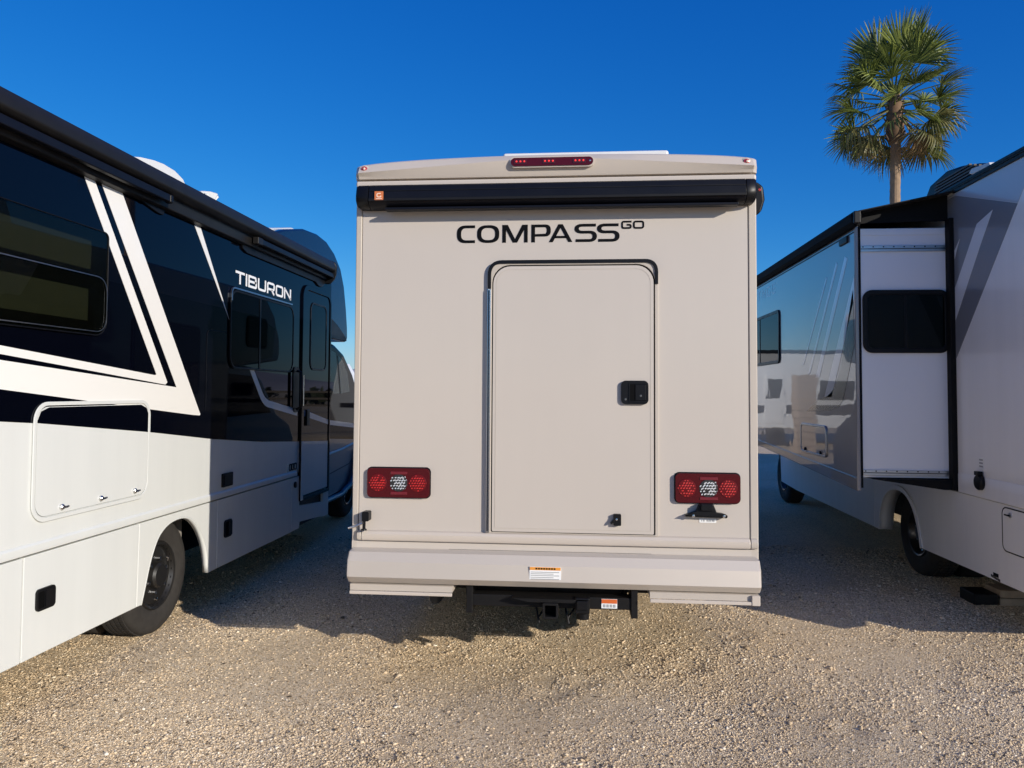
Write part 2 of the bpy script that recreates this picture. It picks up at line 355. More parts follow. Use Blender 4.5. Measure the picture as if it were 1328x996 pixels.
# ------------------------------------------------------------------ shared wheel
def wheel(parent, cx, cy, cz, R, w, face, name='wheel', dual=False, rim_r=.215, dish=.06):
    """wheel whose outer side looks along face (+1 / -1) in X; cx is the outer side wall"""
    s = face
    m = MB(); hw = w
    prof = [(rim_r, -.015), (rim_r+.02, -.002), (R*.8, .008), (R*.93, 0), (R*.985, -.02), (R, -.04), (R, -hw+.04), (R*.985, -hw+.02), (R*.9, -hw), (rim_r, -hw+.01), (rim_r, -.015)]
    ty = mk(name, m.lathe([(r, s*h) for r, h in prof], 'x', (cx, cy, cz), 56), tyre_m, parent, ang=50)
    tr = MB()
    for k in range(60):       # tread blocks
        a = 2*math.pi*k/60
        for i in range(5):
            h0 = -hw + .035 + i*(hw-.07)/5; h1 = h0 + (hw-.07)/5 - .008
            a0, a1 = a + .012*(i % 2), a + 2*math.pi/60*.8 + .012*(i % 2)
            q = [(cx+s*h, cy+r*math.cos(t), cz+r*math.sin(t)) for r in (R-.004, R+.007) for t in (a0, a1) for h in (h0, h1)]
            tr.add(q, [(4,5,7,6),(0,4,6,2),(1,3,7,5),(0,1,5,4),(2,6,7,3)])
    t_ = mk('tread', tr, tyre_m, ty); t_['kind'] = 'stuff'
    rm = MB().lathe([(rim_r+.006, s*-.012), (rim_r-.004, s*.002), (rim_r-.018, s*-.004), (rim_r-.03, s*-.03), (rim_r-.05, s*-dish), (.09, s*(-dish-.006)), (.085, s*(-dish+.03)), (.07, s*(-dish+.045)), (.0005, s*(-dish+.045))], 'x', (cx, cy, cz), 48)
    rim = mk('rim', rm, rim_m, ty, ang=30)
    hm = MB()
    for k in range(22):
        a = 2*math.pi*k/22; hm.lathe([(.009, s*.001), (.008, s*.003), (.0005, s*.0025)], 'x', (cx+s*-.016, cy+(rim_r-.022)*math.cos(a), cz+(rim_r-.022)*math.sin(a)), 8)
    mk('rim_holes', hm, black_rubber, rim)
    for k in range(6):
        a = 2*math.pi*k/6 + .3; c_, s_ = math.cos(a), math.sin(a)
        mk('lug_nut', MB().tube([(cx+s*(-dish-.006), cy+.112*c_, cz+.112*s_), (cx+s*(-dish+.024), cy+.112*c_, cz+.112*s_)], .013, 8), chrome, ty)
    for k in range(3):
        a = 2*math.pi*k/3 + .55; c_, s_ = math.cos(a), math.sin(a)
        mk('cover_clip', MB().tube([(cx+s*(-dish+.006), cy+.158*c_-.016*s_, cz+.158*s_+.016*c_), (cx+s*(-dish+.012), cy+.166*c_, cz+.166*s_), (cx+s*(-dish+.006), cy+.158*c_+.016*s_, cz+.158*s_-.016*c_)], .006, 6), chrome, ty)
    if dual:
        m = MB(); c2 = cx - s*(w+.06)
        mk('inner_tyre', m.lathe([(r, s*h) for r, h in prof], 'x', (c2, cy, cz), 40), tyre_m, ty, ang=50)
    return ty

# ================================================================== middle motorhome, seen from behind
CX0, CX1, CY = -1.292, .972, 4.35
mid = thing('motorhome', ((CX0+CX1)/2, 4.9, 0), 'taupe motorhome seen square from behind, lettered COMPASS GO across its rear wall', 'motorhome', 'motorhomes parked side by side on the gravel')
prof = [(4.352, .60), (4.352, 2.87), (9.3, 2.93), (9.95, 2.89), (10.3, 2.66), (10.45, 2.36), (10.46, 2.15), (10.38, 2.06), (9.3, 1.95), (8.95, 1.9), (8.95, .60)]
body = mk('body', MB().prism(prof, 'x', CX0+.002, CX1-.002), taupe, mid, bevel=.03, seg=3)
cabp = [(8.96, .42), (8.96, 2.0), (9.95, 1.96), (10.3, 1.8), (10.85, 1.32), (11.35, 1.15), (11.52, .95), (11.55, .42)]
mk('cab', MB().prism(cabp, 'x', CX0+.16, CX1-.16), taupe, mid, bevel=.06, seg=3)
for X, s in ((CX0+.16, -1), (CX1-.16, 1)):
    mk('cab_window', MB().prism([(9.2, 1.32), (9.2, 1.86), (9.95, 1.84), (10.25, 1.68), (10.6, 1.34)], 'x', X, X+s*.006), glass_black, mid)
for X, s in ((CX0, -1), (CX1, 1)):
    for y0, y1, z0, z1 in ((5.2, 6.3, 1.7, 2.35), (6.9, 8.2, 1.6, 2.35), (9.35, 10.0, 2.2, 2.6)):
        w_ = mk('window', MB().prism(rrect(y0, y1, z0, z1, .08), 'x', X, X+s*.012), black_plastic, mid)
        mk('pane', MB().prism(offs(y0, y1, z0, z1, .08, .03), 'x', X+s*.013, X+s*.016), glass_black, w_)
    mk('added_dark_band', MB().prism([(4.75, 1.25), (8.9, 1.05), (8.9, 1.93), (10.2, 2.1), (10.3, 2.5), (9.6, 2.62), (5.6, 2.62)], 'x', X-s*.003, X+s*.0015), side_black, mid)  # near-black band added on the unseen sides to darken their reflection
wheel(mid, CX0+.12, 7.0, .36, .36, .22, -1); wheel(mid, CX1-.12, 7.0, .36, .36, .22, 1)
wheel(mid, CX0+.2, 10.6, .36, .36, .22, -1); wheel(mid, CX1-.2, 10.6, .36, .36, .22, 1)
mk('chassis', MB().box(CX0+.25, CX1-.25, 5.0, 11.2, .38, .62), steel_black, mid)
for X, s in ((CX0+.004, 1), (CX1-.004, -1)):
    mk('side_skirt', MB().prism([(4.40, .598), (4.40, .50), (4.58, .445), (4.72, .415), (6.5, .415), (6.58, .598)], 'x', X, X+s*.03), taupe, mid, bevel=.004)
    mk('side_skirt', MB().prism([(7.42, .598), (7.5, .42), (8.9, .42), (8.9, .598)], 'x', X, X+s*.03), taupe, mid, bevel=.004)
# rear wall skin with corner trims either side
mk('rear_wall', MB().box(CX0+.038, CX1-.047, 4.343, 4.36, .73, 2.85), taupe, mid)
for a, b in ((CX0-.001, CX0+.034), (CX1-.043, CX1+.001)):
    mk('corner_trim', MB().box(a, b, 4.338, 4.40, .74, 2.85), taupe_trim, mid, bevel=.006)
# moulded roof cap: a shallow arch with a ridge line
xsn = np.linspace(0, 1, 41)
def cap_ring(t):
    x = CX0 - .003 + t*(CX1 - CX0 + .006); q = 1 - (2*t - 1)**2
    top = 2.951 + .052*q**.55; ridge = 2.900 + .058*min(1, 1.3*min(t, 1-t)*2)
    e = min(1, .35 + min(t, 1-t)*70); y = 4.35
    return [(x, y + .01, 2.868), (x, y - .035*e, 2.871), (x, y - .042*e, 2.885), (x, y - .060*e, ridge), (x, y - .022*e, top - .012), (x, y - .008*e, top - .003), (x, y + .05, top), (x, y + .75, top + .01), (x, y + .75, 2.868)]
m = MB(); rg = [cap_ring(t) for t in np.unique(np.concatenate([[0, .004, .01, .02, .98, .99, .996, 1], xsn]))]
k = len(rg[0]); m.v = [p for r in rg for p in r]
for i in range(len(rg)-1):
    for j in range(k): m.f.append((i*k+j, i*k+(j+1) % k, (i+1)*k+(j+1) % k, (i+1)*k+j))
m.f += [tuple(range(k)), tuple((len(rg)-1)*k+j for j in reversed(range(k)))]
mk('roof_cap', m, taupe_cap, mid, ang=14)
mk('awning_rail', MB().box(CX0+.004, CX1-.004, 4.305, 4.352, 2.823, 2.859), taupe_cap, mid, bevel=.012, seg=3)
mat_ledp = mat('led_panel_red', (.05, .003, .004), .4, coat=.3)
# third brake lamp
bl = mk('brake_lamp', MB().prism(rrect(-.389, .072, 2.918, 2.965, .0232), 'y', 4.272, 4.31), lens_red, mid, bevel=.006)
mk('lamp_bezel', MB().frame(rrect(-.396, .079, 2.911, 2.972, .030), rrect(-.389, .072, 2.918, 2.965, .0232), 'y', 4.279, 4.31), taupe_cap, bl)
for x0 in (-.335, -.175, -.005):
    mk('led_panel', MB().box(x0-.035, x0+.035, 4.269, 4.275, 2.930, 2.954), mat_ledp, bl)
    for q in (-.022, 0, .022):
        mk('led', MB().lathe([(.0055, 0), (.004, -.004), (.0004, -.005)], 'y', (x0+q, 4.268, 2.943), 10), led_on, bl)
mk('lamp_rivet', MB().lathe([(.007, 0), (.005, -.003), (.0004, -.004)], 'y', (.054, 4.272, 2.942), 10), chrome, bl)
for x in (-1.241, .915):
    o = mk('marker_lamp', MB().lathe([(.0185, .02), (.0185, -.006), (.015, -.013), (.0004, -.018)], 'y', (x, 4.316, 2.928), 20), lamp_red, mid)
    mk('lamp_base', MB().lathe([(.026, .03), (.026, .0), (.019, -.003)], 'y', (x, 4.316, 2.928), 20), taupe_trim, o)
    mk('reflector', MB().lathe([(.007, 0), (.0004, -.003)], 'y', (x+.003, 4.2965, 2.928), 10), badge_pale, o)
# rear awning: black aluminium case with rounded ends
aw_prof = [(4.342, 2.8205), (4.262, 2.8205), (4.250, 2.812), (4.234, 2.752), (4.237, 2.722), (4.255, 2.702), (4.290, 2.690), (4.342, 2.690)]
aw = mk('rear_awning', MB().prism(aw_prof, 'x', -1.195, .900), black_alu, mid, bevel=.004)
mk('awning_seam', MB().box(-1.194, .899, 4.2385, 4.2455, 2.7815, 2.7845), black_trim, aw)
mk('awning_lip', MB().box(-1.10, .86, 4.243, 4.300, 2.674, 2.6885), black_alu, aw, bevel=.003)
mk('lead_bar', MB().box(-1.194, .899, 4.229, 4.237, 2.7225, 2.7375), black_trim, aw, bevel=.002)
for x0, x1 in ((-1.276, -1.1975), (.9025, .960)):
    s = -1 if x0 < 0 else 1; outx = x0 if s < 0 else x1; inx = x1 if s < 0 else x0
    m = MB()
    ring = [[(inx, y, z) for y, z in aw_prof]]
    for q, sc_ in ((.75, .97), (.93, .86), (1, .66)):
        ring.append([(inx + (outx-inx)*q, 4.342 + (y-4.342)*sc_*1.02, 2.772 + (z-2.772)*sc_ + .018*(1-sc_)) for y, z in aw_prof])
    nn = len(aw_prof)
    for r in ring: m.v += r
    for i in range(3):
        for j in range(nn): m.f.append((i*nn+j, i*nn+(j+1) % nn, (i+1)*nn+(j+1) % nn, (i+1)*nn+j))
    m.f.append(tuple(3*nn+j for j in range(nn))); m.f.append(tuple(range(nn)))
    mk('end_cap', m, black_plastic, aw, ang=50)
bd = mk('maker_badge', MB().box(-1.157, -1.107, 4.2285, 4.2325, 2.728, 2.777), badge_orange, aw)
m = MB()
for q in stroke(fillet([(-1.121, 2.764), (-1.143, 2.764), (-1.143, 2.744), (-1.121, 2.744), (-1.121, 2.752)], .009), .006): m.prism(q, 'y', 4.2262, 4.2284)
m.box(-1.149, -1.115, 4.2266, 4.2284, 2.7325, 2.7365)
mk('badge_mark', m, badge_pale, bd)
# side awning whose end cap peeks out on the right
sa = mk('side_awning', MB().prism([(CX1, 2.71), (CX1, 2.875), (CX1+.06, 2.88), (CX1+.092, 2.85), (CX1+.098, 2.78), (CX1+.08, 2.73), (CX1+.04, 2.70)], 'y', 4.62, 8.3), black_alu, mid, bevel=.008)
mk('end_cap', MB().prism([(CX1, 2.695), (CX1, 2.88), (CX1+.06, 2.885), (CX1+.094, 2.855), (CX1+.102, 2.78), (CX1+.082, 2.71), (CX1+.045, 2.685)], 'y', 4.56, 4.618), black_plastic, sa, bevel=.016, seg=3)
mk('cap_screw', MB().lathe([(.008, 0), (.0005, -.004)], 'y', (CX1+.07, 4.558, 2.835), 10), lamp_red, sa)
# lettering
def word(name, polys, mtl, parent, axis, a, b, label=None):
    m = MB()
    for q in polys: m.prism(q, axis, a, b)
    return mk(name, m, mtl, parent, label=label)
def sup(cx, cz, a, b, e, t0, t1, n=24):
    o = []
    for i in range(n+1):
        t = R_(t0 + (t1-t0)*i/n); c, s = math.cos(t), math.sin(t)
        o.append((cx + a*math.copysign(abs(c)**(2/e), c), cz + b*math.copysign(abs(s)**(2/e), s)))
    return o
def ringq(A, B): return [[A[i], A[i+1], B[i+1], B[i]] for i in range(len(A)-1)]
def compass_letters():
    L = []
    def put(polys, x, sx=1, sz=1, z=0): L.extend([[(x + p[0]*sx, z + p[1]*sz) for p in q] for q in polys])
    # units: height 1; x offset in units
    C = ringq(sup(.55, .5, .55, .5, 2.7, 90, 270), sup(.55, .5,   .315, .345, 2.7, 90, 270)) + [[(.55, 1), (1.01, 1), (1.01, .845), (.55, .845)], [(.55, 0), (1.01, 0), (1.01, .155), (.55, .155)]]
    O = ringq(sup(.615, .5, .615, .5, 2.7, 0, 360, 48), sup(.615, .5, .385, .345, 2.7, 0, 360, 48))
    Mm = [[(0, 0), (.2, 0), (.2, 1), (0, 1)], [(1.2, 0), (1.4, 0), (1.4, 1), (1.2, 1)], [(.2, 1), (.2, .72), (.58, 0), (.70, .0), (.70, .2), (.30, 1)], [(1.2, 1), (1.10, 1), (.70, .2), (.70, 0), (.82, 0), (1.2, .72)]]
    Pp = [[(0, 0), (.2, 0), (.2, 1), (0, 1)], [(.2, 1), (.72, 1), (.72, .845), (.2, .845)], [(.2, .46), (.72, .48), (.72, .325), (.2, .325)]] + ringq(sup(.72, .6625, .345, .3375, 2.6, -90, 90), sup(.72, .6625, .12, .1825, 2.6, -90, 90))
    A = [[(0, 0), (.22, 0), (.66, .84), (.66, 1), (.52, 1)], [(1.28, 0), (1.06, 0), (.62, .84), (.62, 1), (.76, 1)], [(.3, .22), (.98, .22), (.93, .345), (.36, .345)]]
    path = [(1.13, .93), (.42, .93)] + sup(.42, .735, .335, .195, 2.3, 90, 270, 12) + [(.50, .54), (.72, .54)] + [(p[0], p[1]) for p in sup(.76, .305, .305, .235, 2.3, 90, -90, 14)] + [(.03, .07)]
    path = [p for i, p in enumerate(path) if i == 0 or (Vector(p)-Vector(path[i-1])).length > 1e-3]
    S = stroke(path, lambda f, t: .155 + .085*abs(t.y)**1.5)
    for polys, x in ((C, 17), (O, 158), (Mm, 333), (Pp, 533), (A, 653), (S, 832), (S, 985)): put(polys, x/125)
    gw = .22
    G = stroke(fillet([(1.25, .905), (.1, .905), (.1, .095), (1.16, .095), (1.16, .5), (.66, .5)], .22), gw)
    O2 = stroke(fillet([(.1, .905), (1.25, .905), (1.25, .095), (.1, .095)], .26, closed=True), gw, True)
    put(G, 1145/125, .44, .44, .70); put(O2, 1224/125, .44, .44, .70)
    k = .922/((1130-17)/125.)
    return [[(-.703 + (p[0]-17/125)*k, 2.499 + p[1]*.1015) for p in q] for q in L]
word('lettering', compass_letters(), letter_black, mid, 'y', 4.3405, 4.3435)
# rear hatch door with frame and drip rail
DX0, DX1, DZ0, DZ1 = -.492, .412, .868, 2.362
fr = mk('door_frame', MB().frame(rrect(-.522, .434, .860, 2.398, [.01, .01, .115, .115], 8), rrect(DX0-.004, DX1+.004, DZ0-.003, DZ1+.006, [.008, .008, .10, .10], 8), 'y', 4.329, 4.345), taupe_trim, mid, bevel=.003)
mk('gap_seal', MB().frame(rrect(DX0-.0045, DX1+.0045, DZ0-.0035, DZ1+.0065, [.008, .008, .10, .10], 8), offs(DX0, DX1, DZ0, DZ1, [.008, .008, .096, .096], .012, 8), 'y', 4.336, 4.344), black_rubber, fr)
# rounded black drip gutter over the top, fading down both shoulders
gut = fillet([(-.512, 2.235), (-.512, 2.386), (.424, 2.386), (.424, 2.255)], .115, 8)
m = MB()
for q in stroke(gut, .019): m.prism(q, 'y', 4.322, 4.3285)
mk('drip_gutter', m, black_plastic, fr)
m = MB()
for a, b, y in ((-.523, -.514, 4.318), (-.514, -.5075, 4.324), (-.5075, -.5025, 4.320)):
    m.box(a, b, y, 4.3285, .862, 2.232)
mk('hinge_rail', m, chrome, fr, bevel=.0018)
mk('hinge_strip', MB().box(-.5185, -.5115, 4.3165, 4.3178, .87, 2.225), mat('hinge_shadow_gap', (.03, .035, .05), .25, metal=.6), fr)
door = mk('hatch_door', MB().prism(rrect(DX0+.003, DX1-.004, DZ0+.002, DZ1-.002, [.008, .008, .098, .098], 8), 'y', 4.324, 4.348), taupe, mid, bevel=.0025)
m = MB().frame(offs(DX0, DX1, DZ0, DZ1, [.008, .008, .10, .10], .019, 8), offs(DX0, DX1, DZ0, DZ1, [.008, .008, .10, .10], .0222, 8), 'y', 4.3228, 4.3245)
mk('panel_edge', m, taupe_trim, door)
key_metal = mat('dull_key_metal', (.16, .16, .155), .4, metal=.7)
# paddle latch
lt = mk('latch', MB().prism(rrect(.228, .378, 1.585, 1.716, .026), 'y', 4.306, 4.3238), black_plastic, door, bevel=.005)
m = MB().frame(rrect(.270, .372, 1.597, 1.704, .008), rrect(.276, .366, 1.603, 1.698, .006), 'y', 4.302, 4.3058); mk('bezel', m, black_plastic, lt)
mk('grip_recess', MB().box(.276, .304, 4.3045, 4.3058, 1.604, 1.697), interior, lt)
mk('paddle', MB().box(.305, .364, 4.300, 4.3058, 1.606, 1.695), black_plastic, lt, bevel=.003)
for x, z in ((.335, 1.632), (.252, 1.612)):
    mk('key_cylinder', MB().lathe([(.006, 0), (.006, -.002), (.003, -.0025), (.0026, -.001), (.0004, -.001)], 'y', (x, 4.300 if x > .3 else 4.305, z), 14), key_metal, lt)
# lower cam lock
lk = mk('cam_lock', MB().prism(rrect(.186, .228, .918, .981, .006), 'y', 4.300, 4.3238), black_plastic, door, bevel=.003)
mk('thumb_tab', MB().prism([(.186, .955), (.168, .935), (.172, .925), (.190, .935), (.19, .965)], 'y', 4.294, 4.306), black_plastic, lk, bevel=.002)
mk('key_cylinder', MB().lathe([(.007, 0), (.006, -.003), (.0004, -.004)], 'y', (.203, 4.299, .953), 12), chrome, lk)
# sill rail, lower skirt, step slot
mk('sill_rail', MB().prism([(4.345, .800), (4.318, .804), (4.311, .82), (4.311, .842), (4.322, .857), (4.345, .862)], 'x', -1.232, .925), taupe_cap, mid, bevel=.006)
for x0, x1 in ((-1.258, -1.2345), (.9275, .967)):
    mk('rail_cap', MB().prism([(4.345, .801), (4.319, .805), (4.312, .82), (4.312, .842), (4.323, .856), (4.345, .861)], 'x', x0, x1), taupe_trim, mid, bevel=.006)
mk('lower_panel', MB().box(CX0+.0, CX1-.038, 4.338, 4.37, .60, .797), taupe, mid)
mk('step_slot', MB().prism(rrect(-.735, .397, .7525, .7625, .004), 'y', 4.3365, 4.3385), black_trim, mid)
mk('slot_lip', MB().prism(rrect(-.733, .395, .7488, .7518, .0014), 'y', 4.333, 4.3385), taupe_cap, mid)
# bumper with three facets
bp = [(4.345, .762), (4.245, .756), (4.205, .711), (4.195, .628), (4.235, .590), (4.345, .582)]
m = MB(); nb = len(bp); rings = []
for x, sc_ in ((-1.287, .55), (-1.284, .86), (-1.276, .97), (-1.262, 1), (.938, 1), (.952, .97), (.959, .86), (.962, .55)):
    rings.append([(x, 4.345 + (y-4.345)*sc_, .67 + (z-.67)*(1-(1-sc_)*.12)) for y, z in bp])
for r in rings: m.v += r
for i in range(len(rings)-1):
    for j in range(nb): m.f.append((i*nb+j, i*nb+(j+1) % nb, (i+1)*nb+(j+1) % nb, (i+1)*nb+j))
m.f += [tuple(range(nb)), tuple((len(rings)-1)*nb+j for j in range(nb))]
bumper = mk('bumper', m, taupe, mid, ang=20)
lb = mk('warning_label', MB().box(-.268, -.098, 4.1965, 4.2015, .6325, .7075), label_white, bumper); 
mk('label_header', MB().box(-.266, -.10, 4.1942, 4.1962, .691, .7065), label_orange, lb)
m = MB()
for i, z in enumerate((.680, .671, .662, .652, .643)): m.box(-.260, -.108 - .03*(i % 2), 4.1945, 4.1962, z-.0016, z+.0016)
mk('label_print', m, label_grey, lb)
m = MB()
for i in range(8): m.box(-.235+.014*i, -.226+.014*i, 4.1928, 4.1941, .6945, .703)
mk('header_print', m, letter_black, lb)
for x0, x1 in ((-1.262, -.691), (.376, .945)):
    st = mk('rear_step', MB().box(x0, x1, 4.215, 4.5, .552, .585), taupe_trim, mid)
    mk('step_edge', MB().box(x0, x1, 4.200, 4.2145, .533, .551), taupe_cap, st, bevel=.003)
mk('step_end', MB().box(.905, .948, 4.196, 4.30, .532, .584), taupe_cap, mid, bevel=.003)
# tail lamps
def tail(x0, x1, z0, z1):
    t = mk('tail_lamp', MB().prism(rrect(x0, x1, z0, z1, .024), 'y', 4.318, 4.3425), lens_red, mid, bevel=.009, seg=3)
    mk('lamp_gasket', MB().prism(rrect(x0-.005, x1+.005, z0-.006, z1+.006, .028), 'y', 4.3375, 4.3428), black_plastic, t)
    xc, zc = (x0+x1)/2, (z0+z1)/2; w = x1-x0
    for q, base, bright in ((-.325, led_red, led_bright), (.01, clear_lens, clear_bright), (.315, led_red, led_bright)):
        cx = xc + q*w; r = .050
        d = mk('reflector', MB().lathe([(r, .0), (r*.96, -.0022), (.0004, -.0045)], 'y', (cx, 4.3178, zc), 28), base, t)
        m = MB(); rg = random.Random(int(cx*1000))
        step = .0155 if base is led_red else .0165
        for i in range(-4, 5):
            for j in range(-4, 5):
                px, pz = (i+.5*(j % 2))*step*.95, j*step*.9
                if math.hypot(px, pz) > r*.9 or rg.random() < .10: continue
                l_ = .0052 if base is led_red else .0078; a = .45 + rg.uniform(-.3, .3); l_ *= rg.uniform(.7, 1.35); h = .0026 if base is led_red else .0031
                dx, dz = l_*math.cos(a), l_*math.sin(a); ex, ez = -h*math.sin(a), h*math.cos(a); y = 4.3128 + .0035*(math.hypot(px, pz)/r)**2
                c = [(cx+px+sx*dx+tx*ex, y+.003 if False else y+.0008*sx, zc+pz+sx*dz+tx*ez) for sx, tx in ((-1,-1),(1,-1),(1,1),(-1,1))]
                c2 = [(v[0], v[1]+.004, v[2]) for v in c]
                m.add(c + c2, [(0,1,2,3),(0,4,5,1),(1,5,6,2),(2,6,7,3),(3,7,4,0)])
        mk('lens_facets', m, bright, d)
    for z in (z1-.026, z0+.024): mk('reflector_bar', MB().box(xc+.005-.048, xc+.005+.048, 4.3145, 4.3178, z-.008, z+.008), bar_red, t, bevel=.0015)
tail(-1.203, -.845, 1.049, 1.213); tail(.525, .873, 1.049, 1.208)
# licence plate bracket and sticker
br = mk('plate_bracket', MB().prism([(.575, .975), (.80, .970), (.803, .985), (.775, .995), (.745, .998), (.725, 1.048), (.655, 1.048), (.635, 1.005), (.60, .992), (.577, .985)], 'y', 4.30, 4.3425), black_plastic, mid, bevel=.005)
mk('plate_lamp', MB().box(.658, .722, 4.285, 4.2995, 1.010, 1.045), black_plastic, br, bevel=.004)
for x in (.618, .782): mk('bracket_screw', MB().lathe([(.009, 0), (.007, -.004), (.0004, -.005)], 'y', (x, 4.2995, .981), 12), chrome, br)
stk = mk('number_sticker', MB().box(.656, .747, 4.3405, 4.3425, .9385, .9615), label_white, mid)
m = MB()
for i, w in enumerate((.004, .009, 0, .008, .008, .006, .009, .004)): 
    if w: m.box(.668+.0095*i, .668+.0095*i+w*.75, 4.3388, 4.3403, .945, .955)
mk('sticker_print', m, label_grey, stk)
# door hold-back catch at lower left
hk = mk('holdback_catch', MB().prism(rrect(-1.222, -1.182, .916, .970, .008), 'y', 4.285, 4.342), black_plastic, mid, bevel=.004)
mk('stem', MB().tube([(-1.212, 4.30, .915), (-1.214, 4.305, .868)], .009, 10), black_plastic, hk)
mk('foot', MB().lathe([(.0005, .006), (.016, .005), (.018, -.002), (.0005, -.003)], 'z', (-1.214, 4.302, .866), 14), black_plastic, hk)
mk('rod', MB().tube([(-1.220, 4.29, .905), (-1.262, 4.285, .887), (-1.300, 4.29, .876)], .0065, 8), alu, hk)
# tow hitch
ht = mk('tow_hitch', MB().box(-.60, .29, 4.27, 4.36, .470, .535), steel_black, mid, bevel=.006)
for x in (-.603, .297): mk('side_plate', MB().box(x-.018, x+.018, 4.26, 4.5, .428 if x > 0 else .432, .58), steel_black, ht, bevel=.004)
mk('frame_rail', MB().box(-.58, .27, 4.45, 4.6, .50, .60), steel_black, ht)
mk('receiver_tube', MB().frame(rrect(-.197, -.113, .432, .516, .008), rrect(-.185, -.125, .444, .504, .005), 'y', 4.19, 4.40), steel_black, ht, bevel=.002)
mk('receiver_core', MB().box(-.185, -.125, 4.26, 4.4, .444, .504), interior, ht)
mk('gusset', MB().prism([(-.36, .536), (.05, .536), (-.03, .518), (-.28, .518)], 'y', 4.2, 4.268), steel_black, ht)
pl = mk('trailer_plug', MB().box(-.022, .056, 4.20, 4.265, .462, .545), black_plastic, ht, bevel=.006)
mk('plug_lid', MB().box(-.014, .048, 4.188, 4.1985, .485, .533), black_plastic, pl, bevel=.004)
mk('plug_body', MB().tube([(.02, 4.25, .425), (.02, 4.25, .465)], .034, 14), black_plastic, pl)
tg = mk('hitch_label', MB().box(.12, .205, 4.2665, 4.2695, .478, .528), label_white, ht)
mk('label_header', MB().box(.121, .204, 4.2645, 4.2662, .505, .527), mat('label_red_orange', (.6, .12, .02), .5), tg)
m = MB()
for i in range(4): m.box(.13+.018*i, .142+.018*i, 4.2648, 4.2662, .484, .4995)
mk('label_print', m, label_grey, tg)
for sx in (-.235, -.075):
    ch_ = [(sx, 4.285, .47)] + [(sx + .02*math.sin(t*3), 4.255 - .02*math.sin(t*math.pi), .47 - .075*math.sin(t*math.pi)) for t in (.2, .4, .6, .8)] + [(sx+.05, 4.285, .47)]
    mk('safety_loop', MB().tube(ch_, .006, 6), steel_black, ht)
mk('wiring', MB().tube([(.02, 4.30, .53), (.09, 4.28, .50), (.16, 4.32, .49), (.23, 4.40, .52), (.28, 4.5, .56)], .009, 6), black_rubber, ht)
mk('exhaust_pipe', MB().tube([(-.82, 4.42, .47), (-.82, 4.9, .47), (-.70, 5.6, .50)], .038, 12), steel_black, mid)
mk('stay', MB().tube([(-.60, 4.33, .53), (-.66, 4.6, .45), (-.70, 4.9, .60)], .014, 8), steel_black, ht)
# roof air conditioner
ac = mk('roof_air_conditioner', MB().prism([(5.25, 2.93), (5.25, 3.302), (6.2, 3.31), (6.35, 2.93)], 'x', -.535, .60), white_cap, mid, bevel=.02, seg=3)

# ================================================================== left motorhome
LX = -2.75
left = thing('motorhome', (-3.9, 5.8, 0), 'black over white motorhome on the left, lettered TIBURON, with white angled stripes', 'motorhome', 'motorhomes parked side by side on the gravel')
LY0, LY1 = 2.25, 8.30
mk('body', MB().box(-5.02, LX, LY0, LY1-.002, .83, 3.06), white_gel, left, bevel=.05, seg=4)
mk('chassis', MB().box(-4.9, -3.15, LY0+.2, 10.2, .36, .829), steel_black, left)
# black upper side graphic
mk('upper_graphic', MB().prism([(LY0+.08, 1.60), (3.45, 1.495), (3.99, 1.455), (4.8, 1.372), (5.6, 1.282), (6.5, 1.205), (7.33, 1.155), (8.295, 1.11), (8.295, 2.97), (LY0+.08, 2.97)], 'x', LX+.0003, LX+.0022), black_gloss, left)
SX0, SX1 = LX+.0024, LX+.0042
mk('wide_stripe', MB().prism([(4.155, 2.86), (4.355, 2.86), (5.30, 1.60), (5.395, 1.475), (5.385, 1.466), (5.29, 1.472), (LY0+.08, 1.755), (LY0+.08, 1.87), (5.055, 1.668), (5.075, 1.64)], 'x', SX0, SX1), white_stripe, left)
mk('thin_stripe', MB().prism([(4.005, 2.85), (4.10, 2.85), (4.935, 1.70), (4.91, 1.685), (3.44, 1.816), (LY0+.08, 1.905), (LY0+.08, 1.955), (3.44, 1.857), (4.78, 1.745), (4.80, 1.75)], 'x', SX0, SX1), white_stripe, left)
mk('upper_stripe', MB().prism([(5.165, 2.92), (5.268, 2.92), (5.825, 2.205), (5.79, 2.245)], 'x', SX0, SX1), white_stripe, left)
gp = fillet([(6.19, 1.90), (6.53, 1.545), (7.33, 1.435)], .10, 6)
m = MB()
for q in stroke(gp, .062): m.prism(q, 'x', SX0, SX1)
mk('silver_stripe', m, white_stripe, left)
# belt moulding and skirts
mk('belt_moulding', MB().prism([(LX-.03, .818), (LX+.012, .822), (LX+.014, .835), (LX+.012, .862), (LX+.002, .874), (LX-.03, .876)], 'y', LY0+.06, 7.335), white_gel, left, bevel=.003)
AR = fillet([(4.685, .296), (4.725, .40), (4.78, .56), (4.865, .695), (4.98, .757), (5.13, .776), (5.27, .756), (5.40, .675), (5.50, .55), (5.555, .42), (5.575, .296)], .2, 3)
SK = LX + .006
def skirt(name, pts): return mk(name, MB().prism(pts, 'x', SK-.03, SK), white_gel, left, bevel=.004)
ZT = .812
skirt('corner_panel', [(LY0+.05, .297), (3.628, .297), (3.628, ZT), (LY0+.05, ZT)])
cd = skirt('compartment_door', [(3.636, .297), (4.628, .297), (4.64, ZT), (3.636, ZT)])
skirt('arch_panel', [(4.634, .297)] + AR + [(5.688, .296), (5.688, ZT), (4.646, ZT)])
cd2 = skirt('compartment_door', [(5.696, .297), (7.212, .297), (7.212, ZT), (5.696, ZT)])
